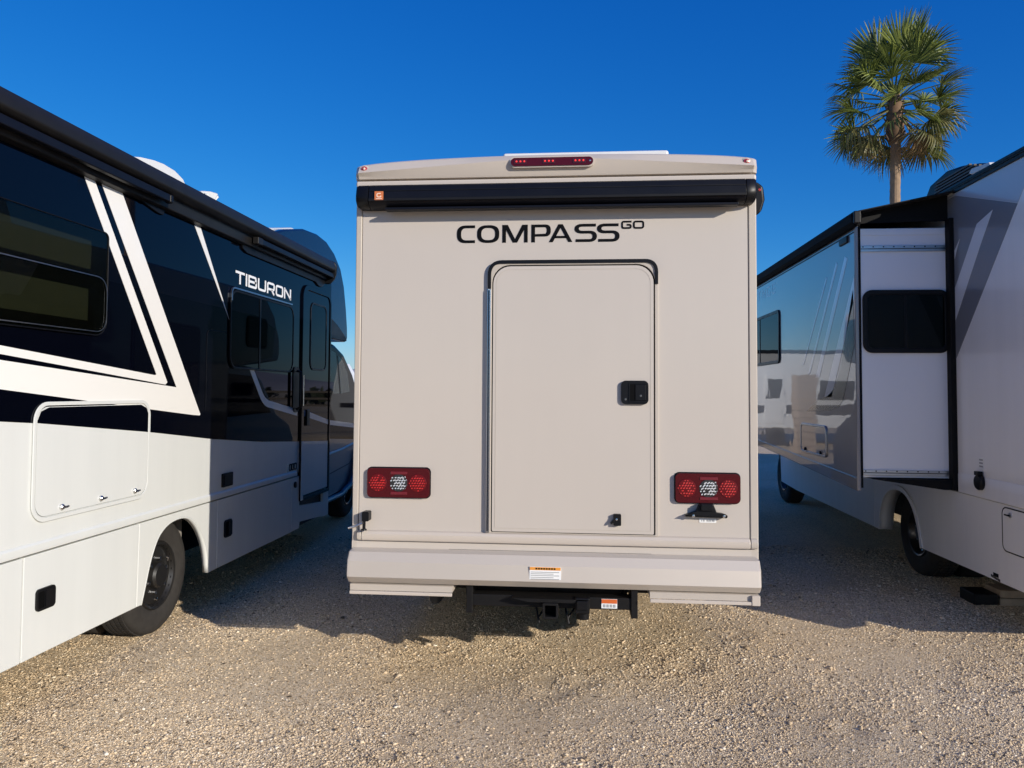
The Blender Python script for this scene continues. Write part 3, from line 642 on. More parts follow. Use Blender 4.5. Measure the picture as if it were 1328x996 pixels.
skirt('step_panel', [(7.22, .40), (7.22, ZT), (7.42, ZT), (7.42, .52), (8.13, .46), (8.13, ZT-.25), (8.30, ZT-.25), (8.30, .30), (8.13, .30), (8.13, .31), (7.44, .36), (7.42, .30), (7.22, .30)])
mk('seam_backing', MB().box(SK-.06, SK-.032, LY0+.1, 4.66, .31, .826), black_trim, left)
mk('seam_backing', MB().box(SK-.06, SK-.032, 5.60, 8.25, .31, .826), black_trim, left)
m = MB(); arch_strip(m, AR, SK-.001, SK-.045)
lip = mk('arch_lip', m, white_gel, left); lip.modifiers.new('solid', 'SOLIDIFY').thickness = .01
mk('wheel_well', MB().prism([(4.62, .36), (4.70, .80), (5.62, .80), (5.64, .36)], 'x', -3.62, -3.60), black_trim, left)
mk('mud_flap', MB().box(-3.25, -2.93, 5.50, 5.512, .40, .78), mat('galvanised_shield', (.35, .32, .28), .5, metal=.3, grain=.3, gscale=12), left)
wheel(left, -2.86, 5.08, .388, .388, .235, 1, dual=True, rim_r=.225, dish=.022)
wheel(left, -3.05, 10.02, .37, .37, .23, 1)
wheel(left, -4.95, 5.08, .388, .388, .235, -1); wheel(left, -4.85, 10.02, .37, .37, .23, -1)
# compartment latches
def slam(parent, y0, y1, z0, z1, X):
    h = mk('latch', MB().prism(rrect(y0, y1, z0, z1, .022), 'x', X, X+.012), black_plastic, parent, bevel=.004)
    mk('paddle', MB().prism(rrect(y0+(y1-y0)*.42, y1-.008, z0+.012, z1-.012, .008), 'x', X+.0125, X+.018), black_plastic, h, bevel=.002)
    mk('grip_recess', MB().prism(rrect(y0+.012, y0+(y1-y0)*.38, z0+.014, z1-.014, .008), 'x', X+.0125, X+.0135), interior, h)
slam(cd, 3.722, 3.862, .520, .632, SK); slam(cd2, 5.80, 5.922, .505, .64, SK)
# upper luggage hatch crossing the black and white
hy0, hy1, hz0, hz1 = 3.69, 4.71, .99, 1.565
hf = mk('luggage_hatch', MB().frame(rrect(hy0-.02, hy1+.02, hz0-.022, hz1+.02, .10, 8), rrect(hy0, hy1, hz0, hz1, .085, 8), 'x', LX+.0045, LX+.012), white_gel, left, bevel=.002)
def lowline(y): return np.interp(y, [3.45, 3.99, 4.8, 5.6], [1.495, 1.455, 1.372, 1.282])
mk('hatch_panel', MB().prism(offs(hy0, hy1, hz0, hz1, .085, .006, 8), 'x', LX+.0045, LX+.0095), white_gel, hf)
upp = [(hy0+.006, lowline(hy0)), (hy1-.006, lowline(hy1)), (hy1-.006, 1.50), (hy1-.03, 1.536), (hy1-.09, 1.556), (hy0+.09, 1.556), (hy0+.03, 1.536), (hy0+.006, 1.49)]
mk('hatch_graphic', MB().prism(upp, 'x', LX+.0098, LX+.0108), black_gloss, hf)
for y in (3.895, 4.231, 4.569):
    t = mk('thumb_latch', MB().lathe([(.016, 0), (.016, .010), (.011, .016), (.0005, .017)], 'x', (LX+.0097, y, 1.026), 16), chrome, hf)
    mk('latch_tab', MB().box(LX+.020, LX+.027, y-.006, y+.045, 1.020, 1.030), alu, t, bevel=.002)
# windows
def window(parent, y0, y1, z0, z1, r, X, s, blinds=(), mull=(), gl=glass_dark, fw_=.02, fm=black_plastic):
    w_ = mk('window', MB().frame(rrect(y0, y1, z0, z1, r), offs(y0, y1, z0, z1, r, fw_), 'x', X, X+s*.014), fm, parent, bevel=.003)
    mk('backing', MB().prism(offs(y0, y1, z0, z1, r, .004), 'x', X+s*.0002, X+s*.0012), interior, w_)
    for b in blinds: mk('blind', MB().prism(rrect(*b[:4], .004), 'x', X+s*.0014, X+s*.0024), b[4] if len(b) > 4 else blind_m, w_)
    mk('pane', MB().prism(offs(y0, y1, z0, z1, r, fw_-.001), 'x', X+s*.0075, X+s*.0085), gl, w_)
    for y in mull: mk('mullion', MB().box(min(X+s*.009, X+s*.013), max(X+s*.009, X+s*.013), y-.012, y+.012, z0+fw_, z1-fw_), fm, w_)
    return w_
XW = LX + .0045
w1 = window(left, 2.45, 4.24, 1.955, 2.56, [.10, .10, .04, .04], XW, 1, blinds=((2.6, 4.09, 2.325, 2.485), (2.6, 4.075, 2.035, 2.212)), fw_=.006)
m = MB()
for q in stroke(fillet([(2.47, 2.291), (4.229, 2.292), (4.229, 1.979), (2.47, 1.974)], .10, 8), .0045): m.prism(q, 'x', XW+.0146, XW+.0166)
mk('sash_line', m, alu, w1)
w2 = window(left, 5.825, 7.17, 1.82, 2.452, .11, XW, 1, blinds=((5.92, 6.36, 1.885, 1.96, blind_and_daylight),), mull=(6.39,), gl=glass_black, fw_=.016)
m = MB()
for q in stroke(fillet([(5.84, 2.36), (5.84, 2.464), (7.12, 2.470)], .10, 6), .012): m.prism(q, 'x', XW+.002, XW+.016)
mk('drip_cap', m, alu, w2)
m = MB()
for q in stroke(fillet([(5.47, 1.5), (5.47, 2.10), (5.78, 2.10)], .06, 5), .006): m.prism(q, 'x', LX+.0044, LX+.0056)
mk('access_seam', m, black_trim, left)
m = MB()   # house emblem and small sticker
for q in stroke([(6.88, 2.02), (6.88, 2.10), (6.955, 2.155), (7.03, 2.10), (7.03, 2.02)], .012, True): m.prism(q, 'x', XW, XW+.0012)
for q in stroke(fillet([(6.90, 2.06), (6.93, 2.09), (6.96, 2.06), (6.99, 2.09), (7.01, 2.06)], .02), .012): m.prism(q, 'x', XW, XW+.0012)
m.box(XW, XW+.0012, 6.90, 7.01, 1.968, 1.976); m.box(XW, XW+.0012, 6.93, 6.99, 1.948, 1.956)
mk('window_emblem', m, mat('emblem_blue', (.04, .12, .2), .4), w2)
# lettering
def tiburon():
    H = 1.0; w = .19; Wd = 1.42; r = .20; h = w/2; L = []; x = 0
    t, b = H-h, h
    def put(paths, width):
        nonlocal x
        for p, cl in paths: L.extend([[(x + q[0], q[1]) for q in qd] for qd in stroke(p, w, cl)])
        x += width + .22
    put([([(0, t), (1.36, t)], False), ([(.68, t-h), (.68, 0)], False)], 1.36)
    put([([(h, 0), (h, H)], False)], w)
    put([([(h, 0), (h, H)], False), (fillet([(w, t), (1.22, t), (1.22, .5), (w, .5)], .16), False), (fillet([(1.0, .5), (1.28, .5), (1.28, b), (w, b)], .16), False)], 1.37)
    put([(fillet([(h, H), (h, b), (1.30, b), (1.30, H)], r), False)], 1.40)
    put([(fillet([(h, 0), (h, t), (1.28, t), (1.28, .40), (w, .40)], r), False), ([(.78, .38), (1.28, 0)], False)], 1.40)
    put([(fillet([(h, b), (h, t), (1.32, t), (1.32, b)], r, closed=True), True)], 1.42)
    put([([(h, 0), (h, H)], False), ([(1.30, 0), (1.30, H)], False), ([(h, H-.08), (1.30, .08)], False)], 1.40)
    k = 1.185/(x-.22)
    return [[(5.925 + p[0]*k, 2.508 + p[1]*.103) for p in q] for q in L]
word('lettering', tiburon(), letter_white, left, 'x', SX0, SX1+.001)
# entry door
DM = mk('entry_door', MB().prism(rrect(7.475, 8.235, .60, 2.66, [.02, .02, .09, .09]), 'x', LX+.0005, LX+.012), black_gloss, left, bevel=.003)
mk('lower_panel', MB().prism([(7.485, .61), (8.228, .61), (8.228, 1.105), (7.485, 1.145)], 'x', LX+.0122, LX+.0135), white_gel, DM)
mk('door_frame', MB().frame(rrect(7.40, 8.275, .56, 2.715, [.02, .02, .14, .14], 8), rrect(7.470, 8.240, .594, 2.666, [.02, .02, .095, .095], 8), 'x', LX+.0003, LX+.022), black_gloss, left, bevel=.004)
mk('lower_frame', MB().box(LX+.0225, LX+.026, 7.405, 7.465, .57, 1.15), white_gel, left)
dw = mk('door_window', MB().frame(rrect(7.63, 8.13, 1.86, 2.56, .09), offs(7.63, 8.13, 1.86, 2.56, .09, .02), 'x', LX+.0125, LX+.02), black_plastic, DM, bevel=.002)
mk('pane', MB().prism(offs(7.63, 8.13, 1.86, 2.56, .09, .019), 'x', LX+.0125, LX+.0145), glass_black, dw)
m = MB().tube([(LX+.02, 7.26, 1.84), (LX+.06, 7.26, 1.83), (LX+.06, 7.26, 1.49), (LX+.02, 7.26, 1.47)], .016, 8)
mk('grab_handle', m, black_plastic, left)
mk('handle_backing', MB().prism(rrect(7.20, 7.36, 1.44, 1.88, .05), 'x', LX+.0044, LX+.01), black_plastic, left)
mk('handle_highlight', MB().tube([(LX+.05, 7.37, 1.80), (LX+.05, 7.37, 1.50)], .010, 8), chrome, left)
mk('door_pull', MB().box(LX+.0125, LX+.035, 7.52, 7.60, 1.30, 1.46), black_plastic, DM, bevel=.006)
mk('door_stripe', MB().prism([(7.48, 1.398), (8.23, 1.285), (8.23, 1.335), (7.48, 1.46)], 'x', LX+.0122, LX+.0134), stripe_silver, DM)
mk('step_grille', MB().box(LX-.20, LX-.10, 7.42, 8.13, .32, .50), black_trim, left)
for i in range(4):
    z = .34 + .036*i; mk('grille_slat', MB().prism([(7.45, z+.05), (8.11, z), (8.11, z+.012), (7.45, z+.062)], 'x', LX-.099, LX-.03), black_plastic, left)
pt = mk('outlet_cover', MB().prism(rrect(5.755, 5.93, .90, 1.005, .008), 'x', LX+.0003, LX+.014), black_plastic, left, bevel=.003)
mk('flap', MB().prism(rrect(5.775, 5.91, .915, .99, .006), 'x', LX+.0145, LX+.018), black_plastic, pt)
fb = mk('model_badge', MB().box(LX+.0003, LX+.005, 7.09, 7.13, .875, .955), chrome, left)
m = MB()
for a, b in ((7.15, 7.20), (7.215, 7.26), (7.275, 7.33)):
    for q in stroke(fillet([(a, .89), (a, .945), (b, .945), (b, .89)], .012, closed=True), .012, True): m.prism(q, 'x', LX+.0003, LX+.005)
mk('badge_digits', m, letter_black, left)
mk('water_inlet', MB().lathe([(.03, 0), (.03, .012), (.022, .015), (.0005, .015)], 'x', (SK+.0005, 7.29, .74), 18), black_plastic, left)
# awning
ap = [(LX+.001, 2.83), (LX+.001, 3.045), (LX+.06, 3.055), (LX+.115, 3.03), (LX+.135, 2.99), (LX+.130, 2.945), (LX+.10, 2.92), (LX+.06, 2.915), (LX+.05, 2.84)]
la = mk('side_awning', MB().prism(ap, 'y', 2.3, 8.05), black_alu_lit, left, bevel=.008, seg=3)
mk('end_cap', MB().prism([(LX+.004, 2.80), (LX+.004, 3.05), (LX+.06, 3.06), (LX+.12, 3.035), (LX+.14, 2.99), (LX+.13, 2.90), (LX+.11, 2.85), (LX+.06, 2.80)], 'y', 8.052, 8.10), black_plastic, la, bevel=.012)
mk('rear_arm', MB().box(LX+.075, LX+.115, 2.35, 4.72, 2.862, 2.912), black_alu, la, bevel=.008)
mk('front_arm', MB().box(LX+.075, LX+.115, 6.15, 8.05, 2.862, 2.910), black_alu, la, bevel=.008)
mk('arm_joint', MB().box(LX+.07, LX+.12, 6.08, 6.18, 2.855, 2.912), black_alu_lit, la, bevel=.006)
mk('arm_joint', MB().box(LX+.072, LX+.118, 4.722, 4.76, 2.858, 2.914), black_plastic, la, bevel=.01)
mk('bracket_plate', MB().prism([(5.95, 2.96), (6.02, 2.80), (6.1, 2.78), (7.75, 2.78), (7.85, 2.75), (7.95, 2.75), (8.04, 2.80), (8.04, 2.96)], 'x', LX+.0045, LX+.02), black_plastic, la, bevel=.004)
mk('bracket_plate', MB().prism([(2.4, 2.96), (2.4, 2.84), (4.5, 2.84), (4.75, 2.80), (4.82, 2.80), (4.86, 2.96)], 'x', LX+.0045, LX+.018), black_plastic, la, bevel=.004)
# front cap over the cab
cp = [(6.6, 3.05), (6.95, 3.16), (7.45, 3.27), (7.85, 3.30), (8.15, 3.28), (8.42, 3.20), (8.66, 3.06), (8.80, 2.87), (8.89, 2.62), (8.945, 2.40), (8.955, 2.28), (8.90, 2.225), (8.305, 2.235), (8.305, 2.9), (7.6, 3.0)]
mk('cab_over_cap', MB().prism([p for p in cp if True], 'x', -4.98, LX-.004), navy_gloss, left, bevel=.035, seg=4)
mk('cap_underside', MB().prism([(8.31, 2.236), (8.31, 2.46), (8.55, 2.40), (8.90, 2.27), (8.90, 2.236)], 'x', LX-.03, LX+.0015), black_plastic, left, bevel=.004)
mk('roof_fairing', MB().prism([(6.3, 3.05), (6.95, 3.175), (7.45, 3.285), (7.6, 3.06)], 'x', -4.9, LX-.10), white_gel, left, bevel=.03)
mk('roof_gutter', MB().box(LX-.02, LX+.006, 2.3, 8.29, 3.046, 3.068), black_trim, left)
# van cab
CXL = LX - .07
cb = [(8.31, .42), (8.31, 2.23), (8.72, 2.19), (9.05, 2.10), (9.42, 1.87), (9.68, 1.62), (10.1, 1.42), (10.5, 1.15), (10.55, .42)]
cabn = mk('cab', MB().prism(cb, 'x', -4.80, CXL), cab_black, left, bevel=.06, seg=4)
mk('lower_graphic', MB().prism([(8.33, .45), (8.33, 1.12), (9.9, 1.02), (9.75, .90), (9.60, .72), (9.46, .50)], 'x', CXL+.0005, CXL+.003), cab_lower, cabn)
mk('cab_stripe', MB().prism([(8.33, 1.28), (8.33, 1.335), (10.0, 1.20), (10.0, 1.15)], 'x', CXL+.0005, CXL+.0028), stripe_silver, cabn)
for pts in ([(8.45, 1.62), (8.45, 2.12), (8.70, 2.09), (8.86, 1.62)], [(8.92, 1.62), (8.79, 2.06), (8.95, 2.02), (9.16, 1.88), (9.27, 1.64)]):
    w_ = mk('window', MB().prism(pts, 'x', CXL+.0006, CXL+.002), blind_and_daylight, cabn)  # opaque pale backing stands in for daylight seen through the cab
    mk('pane', MB().prism(pts, 'x', CXL+.004, CXL+.005), glass_cab, w_)
mk('door_seam', MB().tube([(CXL+.001, 8.40, .70), (CXL+.001, 9.3, .76), (CXL+.001, 9.55, .86)], .006, 6), black_trim, cabn)
mk('body_crease', MB().tube([(CXL+.002, 8.35, .93), (CXL+.004, 9.0, .96), (CXL+.002, 9.7, 1.02)], .014, 8), stripe_silver, cabn)
mk('arch_flare', MB().tube([(CXL+.005, 8.36, .42), (CXL+.03, 8.9, .44), (CXL+.035, 9.25, .52), (CXL+.035, 9.45, .68), (CXL+.035, 9.56, .90)], .03, 8), cab_lower, cabn)
# roof things
mk('roof_air_conditioner', MB().prism([(4.6, 3.03), (4.75, 3.24), (5.05, 3.31), (5.29, 3.355), (5.535, 3.42), (5.72, 3.452), (5.86, 3.464), (6.03, 3.458), (6.16, 3.425), (6.22, 3.375), (6.25, 3.03)], 'x', -4.15, -3.33), white_cap, left, bevel=.04, seg=4)
rv = mk('roof_vent', MB().lathe([(.03, -.36), (.03, -.07), (.055, -.06), (.098, .012), (.102, .022), (.09, .03), (.0005, .034)], 'z', (-3.35, 6.61, 3.39), 8), white_cap, left)
for k in range(4): mk('vent_rib', MB().tube([(-3.35+.045*math.cos(k*1.57+.4), 6.61+.045*math.sin(k*1.57+.4), 3.335), (-3.35+.095*math.cos(k*1.57+.4), 6.61+.095*math.sin(k*1.57+.4), 3.40)], .011, 6), white_cap, rv)

# ================================================================== right motorhome with slide-out
RX = 2.95
right = thing('motorhome', (4.1, 9, 0), 'pale grey motorhome on the right with its slide-out room extended and charcoal slash graphics', 'motorhome', 'motorhomes parked side by side on the gravel')
mk('body', MB().prism([(4.62, .90), (4.55, 1.3), (4.55, 3.0), (4.68, 3.285), (12.9, 3.285), (13.3, 3.0), (13.5, 2.2), (13.6, .90)], 'x', RX, 5.35), right_white, right, bevel=.035, seg=4)
mk('chassis', MB().box(3.3, 5.0, 4.9, 13.2, .40, .898), steel_black, right)
RS = RX + .004
AR2 = fillet([(7.015, .318), (7.04, .42), (7.09, .54), (7.18, .67), (7.31, .755), (7.48, .787), (7.66, .765), (7.80, .70), (7.90, .60), (7.96, .47), (7.975, .318)], .2, 3)
mk('rear_skirt', MB().prism([(4.75, .47), (5.0, .39), (5.47, .332), (7.0, .318)] + AR2 + [(8.09, .315), (8.09, .885), (4.66, .885)], 'x', RS, RS+.03), right_white, right, bevel=.004)
mk('front_skirt', MB().prism([(8.098, .315), (10.9, .33), (11.7, .36), (11.75, .885), (8.098, .885)], 'x', RS, RS+.03), right_white, right, bevel=.004)
m = MB(); arch_strip(m, AR2, RS, RS+.13); lp = mk('arch_lip', m, right_white, right); lp.modifiers.new('solid', 'SOLIDIFY').thickness = .012
m = MB()
for q in stroke([(p[0], p[1]) for p in AR2], .045): m.prism(q, 'x', RS-.012, RS-.0005)
mk('arch_trim', m, right_white, right, bevel=.004)
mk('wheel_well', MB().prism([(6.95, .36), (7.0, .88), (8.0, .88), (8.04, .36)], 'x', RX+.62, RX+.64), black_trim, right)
wheel(right, 3.08, 7.42, .388, .388, .24, -1, dual=True); wheel(right, 3.10, 12.15, .388, .388, .24, -1)
wheel(right, 5.2, 7.42, .388, .388, .24, 1); wheel(right, 5.2, 12.15, .388, .388, .24, 1)
mk('seam_trim', MB().prism([(RX, .888), (RX-.006, .892), (RX-.006, 1.03), (RX, 1.045)], 'y', 4.7, 6.335), right_white, right, bevel=.002)
hr = mk('service_hatch', MB().frame(rrect(4.95, 5.728, .560, .870, .055), offs(4.95, 5.728, .56, .87, .055, .008), 'x', RS-.004, RS-.0005), black_trim, right)
mk('hatch_panel', MB().prism(offs(4.95, 5.728, .56, .87, .055, .009), 'x', RS-.003, RS-.0006), right_white, hr)
hl = mk('thumb_latch', MB().lathe([(.018, 0), (.018, -.008), (.0005, -.012)], 'x', (RS-.0035, 5.615, .822), 14), alu, hr)
mk('latch_tab', MB().box(RS-.026, RS-.017, 5.60, 5.66, .815, .825), black_plastic, hl, bevel=.002)
pw = mk('shore_power_inlet', MB().lathe([(.058, 0), (.058, -.02), (.05, -.03), (.0005, -.032)], 'x', (RX-.0065, 5.985, 1.005), 24), black_plastic, right)
mk('inlet_hinge', MB().box(RX-.045, RX-.007, 5.955, 6.012, 1.055, 1.085), black_plastic, pw, bevel=.004)
mk('inlet_label', MB().box(RX-.003, RX-.0004, 5.955, 6.02, 1.10, 1.19), label_white, right)
m = MB()
for i in range(3): m.box(RX-.0042, RX-.003, 5.962, 6.013, 1.115+.024*i, 1.127+.024*i)
mk('label_print', m, label_grey, right)
m = MB()
for i in range(7): m.box(RS-.0018, RS-.0003, 5.77+.018*i, 5.783+.018*i, .330+.002*i, .348+.002*i)
m.box(RS-.0018, RS-.0003, 5.79, 5.86, .355, .380)
mk('axle_decal', m, letter_black, right)
# graphics on the rear quarter
GX0, GX1 = RX-.0022, RX-.0004
mk('charcoal_graphic', MB().prism([(6.45, 3.215), (6.30, 3.215), (5.449, 2.945), (6.335, 1.935), (6.45, 1.81)], 'x', GX0, GX1), grey_graphic, right)
mk('slate_graphic', MB().prism([(6.45, 3.2165), (6.45, 3.236), (5.19, 3.236), (5.447, 2.947), (6.30, 3.2165)], 'x', GX0, GX1), slate_graphic, right)
mk('pale_shard', MB().prism([(5.761, 2.975), (5.985, 2.922), (6.334, 2.49), (6.334, 2.235), (5.94, 2.753)], 'x', GX0-.0018, GX0-.0002), pale_graphic, right)
mk('pale_shard', MB().prism([(6.249, 2.86), (6.334, 2.785), (6.334, 2.72)], 'x', GX0-.0018, GX0-.0002), pale_graphic, right)
gt = mk('roof_rail', MB().box(RX-.012, RX+.05, 4.7, 12.8, 3.270, 3.305), black_alu, right, bevel=.004)
mk('rail_insert', MB().box(RX-.016, RX-.0125, 4.7, 12.8, 3.282, 3.288), black_trim, gt)
mk('gutter_lip', MB().box(RX-.014, RX-.0005, 4.7, 6.33, 3.238, 3.262), black_trim, gt, bevel=.002)
# slide-out room
FX, SY0, SY1 = 2.215, 6.42, 11.3
sl = mk('slide_out', MB().box(FX+.03, RX+.05, SY0, SY1, .985, 2.985), slide_white, right)
m = MB().prism([(SY0-.006, .872), (SY0-.006, 3.03), (SY1+.006, 3.03), (SY1+.006, 1.06)], 'x', FX-.004, FX+.028)
mk('slide_fascia', m, silver_paint, sl, bevel=.008, seg=3)
mk('fascia_edge', MB().prism([(FX+.0285, .90), (FX+.0285, 3.02), (FX+.042, 3.02), (FX+.042, .90)], 'y', SY0-.008, SY0-.0005), black_rubber, sl)
def rail(z0, z1, name='slide_rail'):
    r_ = mk(name, MB().box(FX+.043, RX-.035, SY0-.012, SY0-.0005, z0, z1), alu, sl, bevel=.003)
    mk('rail_groove', MB().box(FX+.043, RX-.036, SY0-.0135, SY0-.0122, (z0+z1)/2-.004, (z0+z1)/2+.002), black_trim, r_)
    m = MB()
    for i in range(9):
        x = FX + .06 + i*.08; m.lathe([(.006, 0), (.005, -.003), (.0004, -.004)], 'y', (x, SY0-.0125, z1-.010), 8)
    mk('rail_screws', m, steel_black, r_)
rail(2.795, 2.845); rail(1.0, 1.045)
mk('top_flashing', MB().box(FX+.043, RX-.04, SY0-.006, SY0-.0005, 2.93, 2.978), slide_white, sl, bevel=.002)
wy = SY0
ww = mk('window', MB().frame(rrect(2.267, 2.935, 1.978, 2.486, .075), offs(2.267, 2.935, 1.978, 2.486, .075, .04), 'y', wy-.022, wy-.0005), black_plastic, sl, bevel=.006)
mk('backing', MB().prism(offs(2.267, 2.935, 1.978, 2.486, .075, .02), 'y', wy-.003, wy-.0008), interior, ww)
mk('pane', MB().prism(offs(2.267, 2.935, 1.978, 2.486, .075, .038), 'y', wy-.012, wy-.010), glass_black, ww)
mk('mullion', MB().box(2.588, 2.608, wy-.016, wy-.0122, 2.01, 2.45), black_plastic, ww)
mk('blind', MB().box(2.318, 2.40, wy-.006, wy-.004, 2.30, 2.44), blind_and_daylight, ww)
mk('sash_strip', MB().box(2.402, 2.416, wy-.0095, wy-.0062, 2.01, 2.45), black_trim, ww)
mk('slide_seal', MB().box(RX-.038, RX+.02, 6.342, SY0-.001, .90, 3.05), black_rubber, sl, bevel=.008)
mk('under_seal', MB().prism([(FX+.10, .975), (RX-.001, .975), (RX-.001, .90), (RX-.10, .90)], 'y', 6.36, SY1), black_rubber, sl)
# slide face details
FXO = FX - .004
def fx(name, pts, mtl, d=0): return mk(name, MB().prism(pts, 'x', FXO-.0018-d, FXO-.0003-d), mtl, sl)
for pts in ([(7.905, 1.93), (7.86, 1.93), (7.115, 2.68), (7.135, 2.70)], [(7.72, 1.83), (7.64, 1.85), (6.83, 2.76), (6.86, 2.79)], [(7.48, 1.80), (7.36, 1.80), (6.58, 2.77), (6.64, 2.80)], [(7.22, 1.62), (7.02, 1.62), (6.43, 2.42), (6.43, 2.60)]):
    fx('pale_stripe', pts, slide_stripe)
fx('dark_swoosh', [(6.45, 2.50), (6.45, 2.03), (6.65, 1.706), (6.72, 1.60), (6.832, 1.535), (7.05, 1.50), (7.436, 1.482), (7.781, 1.474), (7.433, 1.588), (7.15, 1.625), (7.03, 1.66), (6.95, 1.70), (6.782, 1.86), (6.619, 2.18), (6.50, 2.42)], dark_graphic)
window(sl, 8.76, 11.0, 1.985, 2.585, .07, FXO-.0003, -1, mull=(9.67,), gl=glass_black, fw_=.035)
hh = mk('luggage_hatch', MB().frame(rrect(7.16, 7.96, 1.075, 1.36, .05), offs(7.16, 7.96, 1.075, 1.36, .05, .02), 'x', FXO-.012, FXO-.0003), alu, sl, bevel=.003)
mk('hatch_panel', MB().prism(offs(7.16, 7.96, 1.075, 1.36, .05, .022), 'x', FXO-.008, FXO-.0003), silver_paint, hh)
for y in (7.32, 7.80): mk('thumb_latch', MB().lathe([(.016, 0), (.014, -.012), (.0005, -.014)], 'x', (FXO-.008, y, 1.11), 12), black_plastic, hh)
mk('fascia_ledge', MB().prism([(6.425, .966), (11.2, 1.10), (11.2, 1.112), (6.425, .980)], 'x', FXO-.010, FXO-.0003), silver_paint, sl, bevel=.002)
mk('top_line', MB().box(FXO-.004, FXO-.0003, 6.425, 11.29, 2.955, 2.964), black_trim, sl)
m = MB()     # faint maker lettering on the far end of the slide face, only its last letters in view
lx = 8.95
for ch in ([[(0, 1), (0, 0), (1, 0)], [(0, 1), (1, 1)], [(0, .5), (.8, .5)]], [[(1, 1), (0, 1), (0, 0), (1, 0), (1, .45)]], [[(0, 0), (0, 1), (1, 0), (1, 1)]], [[(.5, 0), (.5, 1)], [(0, 1), (1, 1)]]):
    for st_ in ch:
        for q in stroke([(lx + (1-p[0])*.13, 2.80 + p[1]*.10) for p in st_], .016): m.prism(q, 'x', FXO-.0012, FXO-.0003)
    lx += .24
mk('faint_lettering', m, pale_graphic, sl)
# slide topper awning
tp = mk('slide_awning', MB().prism([(FX-.065, 3.075), (FX-.06, 3.02), (FX-.03, 2.985), (FX-.0045, 2.985), (FX+.02, 3.035), (FX+.02, 3.085), (FX-.01, 3.11), (FX-.045, 3.105)], 'y', 6.30, 11.35), awning_vinyl, right, bevel=.012, seg=3)
mk('end_bracket', MB().box(FX-.055, FX+.0, 6.265, 6.298, 3.00, 3.10), black_alu_lit, tp, bevel=.01)
mk('fabric', MB().prism([(FX-.01, 3.108), (FX-.01, 3.100), (RX+.01, 3.255), (RX+.01, 3.263)], 'y', 6.30, 11.30), mat('awning_fabric', (.010, .010, .010), .95), tp)
mk('fabric_shade', MB().prism([(FX+.035, 3.032), (FX+.035, 3.108), (RX-.001, 3.25), (RX-.001, 3.05)], 'y', 6.44, 6.46), black_rubber, tp)  # black sheet closing the wedge, standing in for the shade inside
mk('roller_arm', MB().box(FX-.02, FX+.03, 6.55, 6.75, 2.90, 2.96), black_plastic, tp, bevel=.01)
# roof machinery
a2 = mk('roof_air_conditioner', MB().prism([(7.88, 3.25), (7.82, 3.50), (7.65, 3.655), (7.33, 3.70), (7.04, 3.665), (6.77, 3.605), (6.38, 3.49), (6.34, 3.25)], 'x', 3.34, 4.15), black_plastic, right, bevel=.03, seg=3)
lo = mat('louvre_brown', (.085, .065, .048), .6)
for i in range(12):
    z = 3.315 + i*.027
    ya = 6.42 + max(0, (z-3.47))*3.0; yb = 7.50 - max(0, z-3.60)*2.0
    if yb - ya > .1: mk('louvre', MB().box(3.318, 3.339, ya, yb, z, z+.014), lo, a2)
vv = mk('roof_vent', MB().prism([(5.93, 3.34), (5.95, 3.375), (6.20, 3.40), (6.25, 3.375), (6.20, 3.355)], 'x', 3.02, 3.12), white_cap, right, bevel=.008)
mk('vent_foot', MB().box(3.04, 3.10, 6.05, 6.13, 3.28, 3.356), white_cap, vv)
mk('vent_pipe', MB().lathe([(.03, 0), (.03, .10), (.05, .11), (.05, .15), (.0005, .155)], 'z', (3.3, 5.86, 3.28), 12), trailer_tan, right)

# leveling pads under the right motorhome
pk = thing('leveling_block', (3.3, 6.5, 0), 'black and timber leveling blocks under the edge of the right motorhome', 'block')
mk('base_pad', MB().box(3.09, 3.27, 6.42, 6.66, -.01, .085), black_plastic, pk, bevel=.008)
mk('board', MB().box(3.285, 3.60, 6.42, 6.66, -.01, .055), wood, pk, bevel=.006)
mk('board', MB().box(3.29, 3.56, 6.43, 6.66, .057, .115), wood, pk, bevel=.006)

# ================================================================== palm
PX, PY = 9.90, 25.0
palm = thing('palm_tree', (PX, PY, 0), 'tall fan palm with shaggy green crown rising behind the right motorhome', 'tree')
m = MB(); pts = []; rr = []
for i in range(120):
    z = 10.3*i/119; pts.append((PX + .04*math.sin(z*.7), PY, z)); rr.append((.165 - .02*z/10.3 + (.12*math.exp(-z*1.5))) * (1 + (.07 if i % 3 == 0 else .03*(i % 2)) + random.uniform(-.02, .02)))
m.tube(pts, rr, 14); mk('trunk', m, bark, palm, ang=20)
m = MB().tube([(PX, PY, 9.55), (PX+.02, PY, 9.8), (PX, PY, 10.2), (PX, PY, 10.7), (PX, PY, 11.3)], [.17, .26, .27, .23, .12], 14); mk('husk', m, husk, palm)
for i in range(26):
    a = random.uniform(0, 6.28); z = random.uniform(9.6, 10.9); r0 = .22
    q = [(PX + r0*math.cos(a), PY + r0*math.sin(a), z), (PX + (r0+.10)*math.cos(a), PY + (r0+.10)*math.sin(a), z+.16)]
    mk('leaf_stub', MB().tube(q, [.035, .018], 5), husk, palm)
